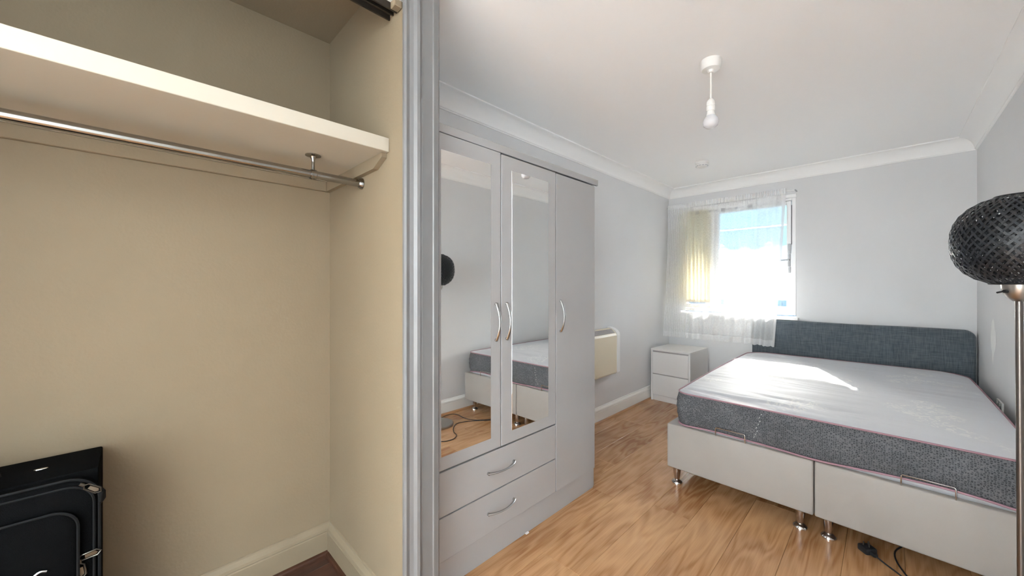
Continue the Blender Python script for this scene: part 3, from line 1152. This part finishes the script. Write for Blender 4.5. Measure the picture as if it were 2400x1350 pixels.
npart('side_panel', (-NW, -ND, 0), (-NW + 0.018, ND, 0.530))
npart('side_panel', (NW - 0.018, -ND, 0), (NW, ND, 0.530))
npart('top_panel', (-NW, -ND - 0.002, 0.530), (NW, ND, 0.550), 0.002)
npart('back_panel', (-NW + 0.018, ND - 0.006, 0.02), (NW - 0.018, ND, 0.530))
npart('plinth', (-NW + 0.018, -ND + 0.012, 0), (NW - 0.018, -ND + 0.028, 0.060))
npart('drawer', (-NW + 0.0195, -ND - 0.001, 0.288), (NW - 0.0195, -ND + 0.016, 0.515))
npart('drawer', (-NW + 0.0195, -ND - 0.001, 0.064), (NW - 0.0195, -ND + 0.016, 0.279))
npart('inner_frame', (-NW + 0.018, -ND + 0.018, 0.045), (NW - 0.018, ND - 0.01, 0.528), 0, 'grille')

# ------------------------------------------------------------------ bed base
bd = thing('bed_base', 'cream divan bed base with tall slate fabric headboard', 'bed', (-0.26, 3.3, 0))
BZ0, BZ1 = 0.112, 0.375


def section(x0, x1, y0, y1, tilt):
    bm = nbox((x0, y0, BZ0), (x1, y1, BZ1), 0.008, 3)
    for v in bm.verts:          # the foot end stands a touch out of square
        if v.co.y < y0 + 0.1:
            v.co.y += tilt * (v.co.x - x0)
    return part(bd, 'base_section', bm, M['leather'], True, 50)


section(-0.954, -0.247, 2.310, 4.360, -0.012)
section(-0.243, 0.430, 2.302, 4.360, -0.040)


def bed_leg(x, y):
    lg = part(bd, 'leg', lathe(bmesh.new(), [(0.0, BZ0), (0.024, BZ0), (0.0235, 0.10), (0.0195, 0.06), (0.0145, 0.028), (0.012, 0.020), (0.0, 0.020)], (x, y, 0), 18), M['leg'], True)
    o = obj('foot', lathe(bmesh.new(), [(0.0, 0.024), (0.012, 0.024), (0.018, 0.021), (0.029, 0.013), (0.031, 0.008), (0.031, 0.005), (0.028, 0.004), (0.028, 0.0), (0.0, 0.0)], (x, y, 0), 22), M['chrome'], lg, True)


for x in (-0.916, -0.306, -0.196, 0.385):
    for y in (2.368, 4.28):
        bed_leg(x, y)


def bar(x0, x1, y0, y1, z0, z1):
    pts = [(x0, y0 + 0.012, z0), (x0, y0 - 0.006, z0 + 0.004), (x0, y0 - 0.010, z1 - 0.004), (x0 + 0.004, y0 - 0.010, z1), (x1 - 0.004, y1 - 0.010, z1), (x1, y1 - 0.010, z1 - 0.004), (x1, y1 - 0.006, z0 + 0.004), (x1, y1 + 0.012, z0)]
    part(bd, 'mattress_bar', tube(bmesh.new(), pts, 0.0028, 6), M['chrome'], True, 60)


bar(-0.678, -0.533, 2.308, 2.306, 0.374, 0.424)
bar(0.046, 0.196, 2.292, 2.286, 0.372, 0.424)

# headboard: upholstered slab with round upper corners
HY0, HY1 = 4.372, 4.448
bm = bmesh.new()
hx0, hx1, hz0, hz1, hr_ = -0.953, 0.474, 0.06, 0.885, 0.055


def hb_loop(ins, y):
    pts = [(hx0 + ins, hz0 + ins)]
    for k in range(9):
        a = PI - k / 8 * PI / 2
        pts.append((hx0 + hr_ + (hr_ - ins) * math.cos(a), hz1 - hr_ + (hr_ - ins) * math.sin(a)))
    N_ = 30
    for k in range(1, N_):
        x = hx0 + hr_ + (hx1 - hx0 - 2 * hr_) * k / N_
        pts.append((x, hz1 - ins + 0.002 * math.sin(x * 7)))
    for k in range(9):
        a = PI / 2 - k / 8 * PI / 2
        pts.append((hx1 - hr_ + (hr_ - ins) * math.cos(a), hz1 - hr_ + (hr_ - ins) * math.sin(a)))
    pts.append((hx1 - ins, hz0 + ins))
    return [bm.verts.new((x, y, z)) for x, z in pts]


lps = [hb_loop(0.0, HY1), hb_loop(0.0, HY0 + 0.014), hb_loop(0.005, HY0 + 0.004), hb_loop(0.014, HY0)]
for A, B in zip(lps[:-1], lps[1:]):
    n = len(A)
    for i in range(n):
        bm.faces.new((A[i], A[(i + 1) % n], B[(i + 1) % n], B[i]))
bm.faces.new(lps[0])
bm.faces.new(lps[-1])
hb = part(bd, 'headboard', bm, M['linen'], True, 50)
hb['label'] = 'slate grey linen headboard'
for sx in (-0.75, 0.25):
    part(bd, 'headboard_bracket', nbox((sx - 0.03, 4.35, 0.13), (sx + 0.03, HY0 + 0.02, 0.40)), M['black'])

# ------------------------------------------------------------------ mattress
mt = thing('mattress', 'bare white mattress with charcoal sides and pink piping on the bed base', 'mattress', (-0.26, 3.3, 0.385))
MY0, MY1 = 2.325, 4.285
MZT = 0.572


def m_xl(y):
    t = (y - MY0) / (MY1 - MY0)
    return -0.905 - 0.038 * math.sin(min(t / 0.75, 1) * PI / 2)


def m_xr(y):
    t = (y - MY0) / (MY1 - MY0)
    return 0.412 + 0.006 * math.sin(t * PI)


def fround(d, r):
    """how far a side comes in at a distance d from the end of a corner of radius r"""
    if d >= r:
        return 0.0
    return r - math.sqrt(max(r * r - (r - d) ** 2, 0))


NR, NC = 150, 110
ys = []
for i in range(NR + 1):
    t = i / NR
    t = t + 0.0
    e = 0.5 - 0.5 * math.cos(PI * t)
    ys.append(MY0 + (MY1 - MY0) * (0.45 * e + 0.55 * t))
ys[0] = MY0
ys[-1] = MY1


def m_z(x, y, d):
    z = MZT + 0.012 * (1 - math.exp(-d / 0.05))
    # creases that run across the bed from the left-hand edge
    am = 0.85 * math.exp(-max(x + 0.80, 0) / 0.55) + 0.15
    am *= min(1.0, d / 0.05) * (0.45 + 0.75 * math.exp(-max(y - 2.5, 0) / 0.7))
    yy = y + 0.05 * x
    n1 = noise.noise(Vector((x * 1.5, yy * 13.0, 3.0)))
    n2 = noise.noise(Vector((x * 2.2 + 9.0, yy * 30.0, 7.0)))
    mk = 0.5 + 0.9 * noise.noise(Vector((x * 2.0, y * 2.0, 1.0)))
    z += am * max(mk, 0.1) * (0.036 * n1 - 0.020 * math.exp(-(n1 / 0.09) ** 2) + 0.011 * n2)
    z += 0.007 * min(1.0, d / 0.05) * math.exp(-((yy - 2.405) / 0.024) ** 2) * math.exp(-max(x + 0.55, 0) / 0.35)
    z += 0.004 * math.sin(4.1 * x + 1.0) * math.sin(3.2 * y) * min(1.0, d / 0.1)
    return z


def m_skew(x, y):
    t = 1 - min(max((y - MY0) / 0.6, 0), 1)
    return y - 0.028 * ((x + 0.9) / 1.3) * t


bm = bmesh.new()
G_ = []
for i, y in enumerate(ys):
    df, db = y - MY0, MY1 - y
    la = m_xl(y) + fround(df, 0.075) + fround(db, 0.17)
    ra = m_xr(y) - fround(df, 0.075) - fround(db, 0.20)
    row = []
    for j in range(NC + 1):
        t = j / NC
        s = 0.5 - 0.5 * math.cos(PI * t)
        x = la + (ra - la) * (0.4 * s + 0.6 * t)
        d = min(x - la, ra - x, df, db)
        yy = m_skew(x, y)
        row.append(bm.verts.new((x, yy, m_z(x, yy, max(d, 0)))))
    G_.append(row)
grid_faces(bm, G_)
bound = [v.co.copy() for v in G_[0]]
bound += [G_[i][NC].co.copy() for i in range(1, NR + 1)]
bound += [G_[NR][j].co.copy() for j in range(NC - 1, -1, -1)]
bound += [G_[i][0].co.copy() for i in range(NR - 1, 0, -1)]
part(mt, 'top_panel', bm, M['ticking'], True, 80)
# resample the outline evenly
tot = [0.0]
for i in range(len(bound)):
    tot.append(tot[-1] + (bound[(i + 1) % len(bound)] - bound[i]).length)
NB = 320
ev = []
k = 0
for i in range(NB):
    s = tot[-1] * i / NB
    while tot[k + 1] < s:
        k += 1
    f = (s - tot[k]) / max(tot[k + 1] - tot[k], 1e-9)
    ev.append(bound[k].lerp(bound[(k + 1) % len(bound)], f))


def out_n(i):
    t = ev[(i + 2) % NB] - ev[i - 2]
    return Vector((t.y, -t.x, 0)).normalized()


def bot_z(i):
    p = ev[i]
    lift = 0.010 * math.exp(-((p.x + 0.60) / 0.16) ** 2) + 0.022 * math.exp(-((p.x - 0.13) / 0.20) ** 2) if p.y < 2.6 else 0.004
    return 0.384 + lift + 0.002 * math.sin(i * 0.37)


bm = bmesh.new()
uvl = bm.loops.layers.uv.new('UVMap')
NH = 14
R_ = []
for h_ in range(NH + 1):
    t = h_ / NH
    row = []
    for i in range(NB):
        p, nn = ev[i], out_n(i)
        bul = 0.016 * math.sin(PI * min(max(t, 0), 1)) ** 0.7
        s = tot[-1] * i / NB
        bul += 0.0022 * math.sin(PI * t) * (math.sin(28 * t + 3.2 * math.sin(9 * s) + 11 * s) + 0.8 * math.sin(41 * s + 5 * t))
        zt = p.z
        zb = bot_z(i)
        row.append(bm.verts.new((p.x + nn.x * bul, p.y + nn.y * bul, zt + (zb - zt) * t)))
    R_.append(row)
for h_ in range(NH):
    for i in range(NB):
        j = (i + 1) % NB
        f = bm.faces.new((R_[h_][i], R_[h_][j], R_[h_ + 1][j], R_[h_ + 1][i]))
        cs = ((i, h_), (i + 1, h_), (i + 1, h_ + 1), (i, h_ + 1))
        for lp, (a, b) in zip(f.loops, cs):
            lp[uvl].uv = (tot[-1] * a / NB, 0.19 * (1 - b / NH))
bm.faces.new([v for v in R_[NH]])
part(mt, 'side_border', bm, M['border'], True, 70)
bm = bmesh.new()
tube(bm, [ev[i] + out_n(i) * 0.003 + Vector((0, 0, 0.001)) for i in range(NB)], 0.0042, 6, True)
part(mt, 'piping', bm, M['piping'], True, 80)
bm = bmesh.new()
tube(bm, [Vector((ev[i].x, ev[i].y, bot_z(i))) + out_n(i) * 0.004 for i in range(NB)], 0.0048, 6, True)
part(mt, 'piping', bm, M['piping'], True, 80)
# pale underside ticking that shows beneath the lower piping
bm = bmesh.new()
A = [bm.verts.new((ev[i].x + out_n(i).x * 0.001, ev[i].y + out_n(i).y * 0.001, bot_z(i) - 0.003)) for i in range(NB)]
B = [bm.verts.new((ev[i].x - out_n(i).x * 0.012, ev[i].y - out_n(i).y * 0.012, 0.3755)) for i in range(NB)]
for i in range(NB):
    j = (i + 1) % NB
    bm.faces.new((A[i], A[j], B[j], B[i]))
bm.faces.new(B)
part(mt, 'underside', bm, M['ticking'], True, 80)
# stitched seam with a stitched label edge on the foot side
for dz, dx in ((0, 0),):
    bm = bmesh.new()
    for k in range(16):
        t = k / 15
        x = -0.458 - 0.030 * t + 0.004 * math.sin(k * 2.1)
        z = 0.552 - 0.135 * t
        y = 2.325 - 0.028 * ((x + 0.9) / 1.3) - 0.0185 * math.sin(PI * min(max((0.58 - z) / 0.19, 0), 1)) ** 0.7 - 0.002
        if k % 2 == 0:
            tube(bm, [(x, y, z), (x - 0.004, y - 0.001, z - 0.007)], 0.0007, 5)
    part(mt, 'seam_stitching', bm, M['plastic'])

# ------------------------------------------------------------------ socket on the right wall behind the mattress
so = thing('wall_socket', 'white double wall socket low on the right wall beside the mattress', 'socket', (XR, 3.62, 0.50))
part(so, 'faceplate', nbox((XR - 0.010, 3.55, 0.450), (XR - 0.0003, 3.696, 0.536), 0.003, 2), M['plastic'])
for y in (3.58, 3.655):
    part(so, 'rocker', nbox((XR - 0.0135, y, 0.513), (XR - 0.009, y + 0.013, 0.530), 0.001), M['plastic'])
part(so, 'plug', nbox((XR - 0.040, 3.562, 0.462), (XR - 0.010, 3.604, 0.506), 0.006, 2), M['black'])

# ------------------------------------------------------------------ floor lamp
LX, LY = 0.284, 1.875
lm = thing('floor_lamp', 'floor lamp with round black woven bamboo shade by the right wall', 'floor lamp', (LX, LY, 0))
part(lm, 'base', lathe(bmesh.new(), [(0.0, 0.0), (0.128, 0.0), (0.130, 0.004), (0.130, 0.014), (0.125, 0.020), (0.02, 0.028), (0.013, 0.036), (0.0, 0.036)], (LX + 0.005, LY, 0), 40), M['satin'], True)
part(lm, 'pole', tube(bmesh.new(), [(LX + 0.005, LY, 0.03), (LX, LY, 1.19)], 0.0080, 16), M['pole'], True)
part(lm, 'lamp_holder', lathe(bmesh.new(), [(0.0, 1.172), (0.012, 1.173), (0.024, 1.184), (0.032, 1.201), (0.0345, 1.218), (0.0345, 1.234), (0.0, 1.236)], (LX, LY, 0), 28), M['satin'], True)
sw = bmesh.new()
sdir = Vector((-0.78, -0.62, 0)).normalized()
c0 = Vector((LX, LY, 1.203)) + sdir * 0.030
tube(sw, [c0, c0 + sdir * 0.010], 0.0048, 10)
tube(sw, [c0 + sdir * 0.010, c0 + sdir * 0.028 + Vector((0, 0, -0.004))], 0.0028, 8)
part(lm, 'switch', sw, M['black'], True)
part(lm, 'bulb', lathe(bmesh.new(), [(0.0, 1.236), (0.014, 1.24), (0.016, 1.27), (0.024, 1.30), (0.030, 1.325), (0.026, 1.35), (0.012, 1.364), (0.0, 1.366)], (LX, LY, 0), 18), M['bulb'], True)
SZc = 1.357


def shade_bm(R, Hh, N, tw, wid, th0, th1, segs=26):
    bm = bmesh.new()
    E_ = 2.35

    def pos(th, az, dr):
        c, s = math.cos(th), math.sin(th)
        r = (abs(s) ** E_ + abs(c) ** E_) ** (-1 / E_)
        rr = (R + dr) * r * s
        return Vector((LX + rr * math.cos(az), LY + rr * math.sin(az), SZc + (Hh + dr) * r * c))
    for hand in (1, -1):
        for k in range(N):
            prevs = None
            for i in range(segs + 1):
                th = th0 + (th1 - th0) * i / segs
                az = 2 * PI * k / N + hand * tw * (i / segs - 0.5)
                dr = 0.0014 * math.sin(i * PI * 0.5 + k * PI) * hand
                p = pos(th, az, dr)
                q = pos(th + 0.01, az + hand * tw / (th1 - th0) * 0.01, dr)
                t = (q - p).normalized()
                cn = (p - Vector((LX, LY, SZc))).normalized()
                sd = t.cross(cn).normalized()
                w = wid * (0.55 + 0.45 * math.sin(th))
                cur = [bm.verts.new(p + sd * w / 2 + cn * 0.0005), bm.verts.new(p - sd * w / 2 + cn * 0.0005), bm.verts.new(p - sd * w / 2 - cn * 0.0005), bm.verts.new(p + sd * w / 2 - cn * 0.0005)]
                if prevs:
                    for m in range(4):
                        bm.faces.new((prevs[m], prevs[(m + 1) % 4], cur[(m + 1) % 4], cur[m]))
                prevs = cur
    return bm


lamp_shade = part(lm, 'lamp_shade', shade_bm(0.1375, 0.136, 44, 2.0, 0.0060, 0.26, 2.80), M['bamboo'])
o = obj('shade_lining', shade_bm(0.1215, 0.120, 38, 2.1, 0.0056, 0.28, 2.76, 22), M['bamboo'], lamp_shade)
for r_, z in ((0.046, SZc + 0.133), (0.056, SZc - 0.131)):
    obj('shade_ring', tube(bmesh.new(), [(LX + r_ * math.cos(2 * PI * k / 32), LY + r_ * math.sin(2 * PI * k / 32), z) for k in range(32)], 0.0035, 6, True), M['black'], lamp_shade, True)
for k in range(3):
    a = 2 * PI * k / 3
    obj('shade_strut', tube(bmesh.new(), [(LX + 0.030 * math.cos(a), LY + 0.030 * math.sin(a), 1.226), (LX + 0.056 * math.cos(a), LY + 0.056 * math.sin(a), SZc - 0.131)], 0.002, 6), M['black'], lamp_shade, True)

# cord with its plug lying at the foot of the bed
cd = thing('power_cord', 'thin black power cord and plug lying on the floor by the bed', 'cord', (0.0, 2.3, 0))
cz = 0.004
path = [(-0.035, 2.335, 0.014), (0.0, 2.303, 0.009), (0.043, 2.269, cz), (0.11, 2.19, cz), (0.17, 2.10, cz), (0.19, 2.00, cz), (0.13, 1.92, cz), (0.05, 1.868, cz), (-0.014, 1.845, cz), (-0.058, 1.775, cz), (-0.035, 1.69, cz), (0.06, 1.66, cz), (0.14, 1.72, cz), (0.165, 1.80, cz)]
part(cd, 'cable', tube(bmesh.new(), bez(path, 7), 0.0032, 7), M['black'], True)
path = [(0.40, 1.95, cz), (0.43, 2.06, cz), (0.415, 2.13, cz), (0.355, 2.147, cz), (0.26, 2.135, cz), (0.187, 2.15, cz), (0.12, 2.20, cz), (0.055, 2.30, cz), (0.03, 2.45, cz), (0.10, 2.62, cz)]
part(cd, 'cable', tube(bmesh.new(), bez(path, 7), 0.0032, 7), M['black'], True)
bm = bmesh.new()
box(bm, (-0.024, -0.026, 0), (0.024, 0.026, 0.030), 0.007, 2)
box(bm, (0.020, -0.010, 0.004), (0.044, 0.010, 0.022), 0.005, 2)
pin = Matrix.Translation((-0.060, 2.362, 0.001)) @ Matrix.Rotation(math.radians(-46), 4, 'Z')
bm.transform(pin)
pl = part(cd, 'plug', bm, M['black'], True)
bm = bmesh.new()
for dy in (-0.011, 0.011):
    box(bm, (-0.008, dy - 0.003, 0.029), (-0.004, dy + 0.003, 0.046), 0.0005)
box(bm, (0.008, -0.002, 0.029), (0.012, 0.002, 0.050), 0.0005)
bm.transform(pin)
o = obj('plug_pins', bm, M['pull'], pl)

# ------------------------------------------------------------------ ceiling light and smoke alarm
pd = thing('pendant_light', 'bare bulb hanging on a short flex from a white ceiling rose', 'ceiling light', (-0.618, 2.024, H))
PX, PY = -0.618, 2.024
part(pd, 'ceiling_rose', lathe(bmesh.new(), [(0.0, H), (0.047, H), (0.0475, H - 0.020), (0.046, H - 0.036), (0.040, H - 0.045), (0.018, H - 0.049), (0.012, H - 0.060), (0.0, H - 0.061)], (PX, PY, 0), 30), M['plastic'], True)
part(pd, 'flex', tube(bmesh.new(), [(PX, PY, H - 0.055), (PX + 0.001, PY, 2.21), (PX, PY, 2.135)], 0.0045, 8), M['plastic'], True)
part(pd, 'lamp_holder', lathe(bmesh.new(), [(0.0, 2.152), (0.007, 2.151), (0.015, 2.143), (0.0185, 2.135), (0.0195, 2.119), (0.0175, 2.117), (0.0175, 2.114), (0.0200, 2.112), (0.0200, 2.093), (0.0180, 2.090), (0.0, 2.089)], (PX, PY, 0), 24), M['plastic'], True)
bl = part(pd, 'bulb', lathe(bmesh.new(), [(0.0, 2.089), (0.0165, 2.088), (0.0175, 2.078), (0.021, 2.066), (0.029, 2.056), (0.0355, 2.042), (0.036, 2.032), (0.032, 2.017), (0.022, 2.007), (0.009, 2.003), (0.0, 2.0025)], (PX, PY, 0), 26), M['bulb'], True)
o = obj('bulb_cap', lathe(bmesh.new(), [(0.0, 2.0895), (0.0172, 2.0895), (0.0180, 2.078), (0.0218, 2.0655), (0.0215, 2.065), (0.0, 2.065)], (PX, PY, 0), 26), M['plastic'], bl, True)
# a bare wire's end tab so that the holder grips the flex
sm = thing('smoke_alarm', 'round white smoke alarm on the ceiling near the window', 'smoke alarm', (-1.181, 3.625, H))
AX, AY = -1.181, 3.625
part(sm, 'base', lathe(bmesh.new(), [(0.0, H), (0.056, H), (0.056, H - 0.012), (0.052, H - 0.016), (0.0, H - 0.016)], (AX, AY, 0), 32), M['plastic'], True)
part(sm, 'body', lathe(bmesh.new(), [(0.0, H - 0.016), (0.049, H - 0.016), (0.049, H - 0.034), (0.044, H - 0.044), (0.030, H - 0.050), (0.0, H - 0.051)], (AX, AY, 0), 32), M['plastic'], True)
for k in range(12):
    a = 2 * PI * k / 12
    bm = bmesh.new()
    box(bm, (0.0475, -0.009, -0.041), (0.0495, 0.009, -0.036))
    bm.transform(Matrix.Translation((AX, AY, H)) @ Matrix.Rotation(a, 4, 'Z'))
    part(sm, 'vent', bm, M['greyp'])

# ------------------------------------------------------------------ vertical blind
vb = thing('vertical_blind', 'cream vertical blind stacked at the left of the window behind the net', 'blind', (-1.5, 4.435, 2.06))
part(vb, 'headrail', nbox((-1.70, 4.418, 2.062), (-0.600, 4.458, 2.094), 0.003, 2), M['upvc'])
for k in range(8):
    x = -1.672 + 0.040 * k
    a = math.radians(38 + 5 * math.sin(k * 1.7))
    dx, dy = 0.0445 * math.cos(a), 0.0445 * math.sin(a)
    bm = bmesh.new()
    rows = []
    for i in range(2):
        z = (2.058, 1.040)[i]
        rows.append([bm.verts.new((x + dx * t, 4.432 - dy * t * 0.62 + 0.003 * (1 - t * t), z)) for t in (-1, -0.5, 0, 0.5, 1)])
    grid_faces(bm, rows)
    s_ = part(vb, 'slat', bm, M['slat'], True)
    bm = bmesh.new()
    box(bm, (-0.042, -0.002, 1.036), (0.042, 0.002, 1.066))
    bm.transform(Matrix.Translation((x, 4.435, 0)) @ Matrix.Rotation(math.atan2(-dy * 0.62, dx), 4, 'Z'))
    o = obj('weight', bm, M['heat_cream'], s_)

# ------------------------------------------------------------------ curtain rod and net curtain
RY, RDZ = 4.388, 2.122
rd = thing('curtain_rod', 'thin white curtain rod above the window', 'curtain rod', (-1.2, RY, RDZ))
part(rd, 'rod', tube(bmesh.new(), [(-1.812, RY, RDZ), (-0.602, RY, RDZ)], 0.005, 10), M['upvc'], True)
for x in (-1.800, -0.604):
    part(rd, 'rod_bracket', tube(bmesh.new(), [(x, RY - 0.008, RDZ), (x, YF - 0.0005, RDZ)], 0.006, 8), M['greyp'], True)

nc = thing('net_curtain', 'white sheer net curtain with lace heading hanging over the window', 'curtain', (-1.2, 4.35, 2.14))
ZT, ZB = 2.148, 0.657
NU, NVV = 620, 64


def ss(a, b, x):
    t = min(max((x - a) / (b - a), 0), 1)
    return t * t * (3 - 2 * t)


def cur(u, v):
    """point of the net: u along the heading, v down the drop"""
    # along the rod: dense at the left, open in the middle, a doubled fold at the right
    if u < 0.36:
        xt = -1.800 + 0.21 * (u / 0.36)
        xb = -1.792 + 0.25 * (u / 0.36)
    elif u < 0.82:
        k = (u - 0.36) / 0.46
        xt = -1.590 + 0.68 * k
        xb = -1.542 + 0.60 * k
    else:
        k = (u - 0.82) / 0.18
        xt = -0.910 + 0.238 * k
        xb = -0.942 + 0.202 * k
    w = ss(0.04, 1.0, v)
    x = xt + (xb - xt) * (v * 0.8 + 0.2 * w)
    dl = 1 - ss(0.30, 0.42, u)
    dr = ss(0.78, 0.86, u)
    dm = 1 - max(dl, dr)
    phl = u * 2 * PI * 34
    phm = u * 2 * PI * 13 + 0.6 * math.sin(9 * u)
    open_ = 0.35 + 0.65 * ss(0.02, 0.35, v)
    fx = dl * 0.016 * math.sin(phl) * open_ + dr * 0.034 * math.sin((u - 0.82) / 0.18 * 2 * PI * 2.2 + 0.8) * open_ + dm * 0.006 * math.sin(phm) * open_
    fy = dl * 0.013 * math.cos(phl) * open_ + dr * 0.018 * math.cos((u - 0.82) / 0.18 * 2 * PI * 2.2 + 0.8) * open_ + dm * 0.012 * math.cos(phm + 0.8 * v) * open_
    fx += dl * 0.006 * math.sin(3.1 * phl + 2 * v)
    head = math.exp(-(v / 0.035) ** 2)
    fy *= 1 - 0.85 * head
    fy += head * 0.004 * math.cos(u * 2 * PI * 95)
    if v > 0.9:
        pass
    y = RY - 0.010 - 0.145 * v ** 1.7 + fy * (1 + 0.5 * v) + 0.012 * math.sin(5 * u + 3 * v) * v
    if u > 0.36:
        y -= 0.010 * v
    z = ZT + (ZB - ZT) * v
    z += -0.010 * ss(0.8, 1.0, u) * v + 0.008 * (1 - ss(0.0, 0.3, u)) * (1 - v) * 0
    z -= 0.030 * (1 - u) * math.exp(-(v / 0.05)) * 0
    x = max(x, XL + 0.004)
    return Vector((x, y, z))


def net_strip(v0, v1, nv, dy=0.0, scallop=False, name='drape', m='net'):
    bm = bmesh.new()
    uvl = bm.loops.layers.uv.new('UVMap')
    V = []
    for i in range(nv + 1):
        v = v0 + (v1 - v0) * i / nv
        r = []
        for k in range(NU + 1):
            u = k / NU
            p = cur(u, v)
            p.y += dy
            if scallop and i == nv:
                p.z -= 0.007 * abs(math.sin(u * 2 * PI * 16))
            r.append(bm.verts.new(p))
        V.append(r)
    for i in range(nv):
        for k in range(NU):
            f = bm.faces.new((V[i][k], V[i][k + 1], V[i + 1][k + 1], V[i + 1][k]))
            for lp, (a, b) in zip(f.loops, ((k, i), (k + 1, i), (k + 1, i + 1), (k, i + 1))):
                lp[uvl].uv = (2.4 * a / NU, 1.5 * (v0 + (v1 - v0) * b / nv))
    return part(nc, name, bm, M[m], True, 180)


net_strip(0.035, 0.965, NVV)
net_strip(0.0, 0.035, 5, name='heading', m='lace')
net_strip(0.965, 1.0, 3, scallop=True, name='hem', m='lace')
u = 0.44
i = 0
while u < 0.80:
    p = cur(u, 0.085)
    y = p.y - 0.006
    q = (0.017, 0.012, 0.014, 0.011)[i % 4]
    bm = bmesh.new()
    if i % 4 == 0:
        box(bm, (p.x - q, y, p.z - q), (p.x + q, y + 0.0008, p.z + q))
    elif i % 4 == 2:
        prism(bm, [(p.x, p.z - q * 1.3), (p.x + q, p.z + q * 0.3), (p.x + q * 0.5, p.z + q), (p.x, p.z + q * 0.5), (p.x - q * 0.5, p.z + q), (p.x - q, p.z + q * 0.3)], 1, y, y + 0.0008)
    else:
        prism(bm, [(p.x + q * (1.0 if k % 2 else 0.42) * math.cos(k * PI / 4), p.z + q * (1.0 if k % 2 else 0.42) * math.sin(k * PI / 4)) for k in range(8)], 1, y, y + 0.0008)
    part(nc, 'lace_motif', bm, M['motif'])
    u += 0.043
    i += 1
# side hem: a doubled vertical edge at the right
bm = bmesh.new()
V = []
for i in range(41):
    v = i / 40
    V.append([bm.verts.new(cur(1.0 - 0.010 * k, v) + Vector((0, -0.002, 0))) for k in range(3)])
grid_faces(bm, V)
part(nc, 'side_hem', bm, M['lace'], True, 180)
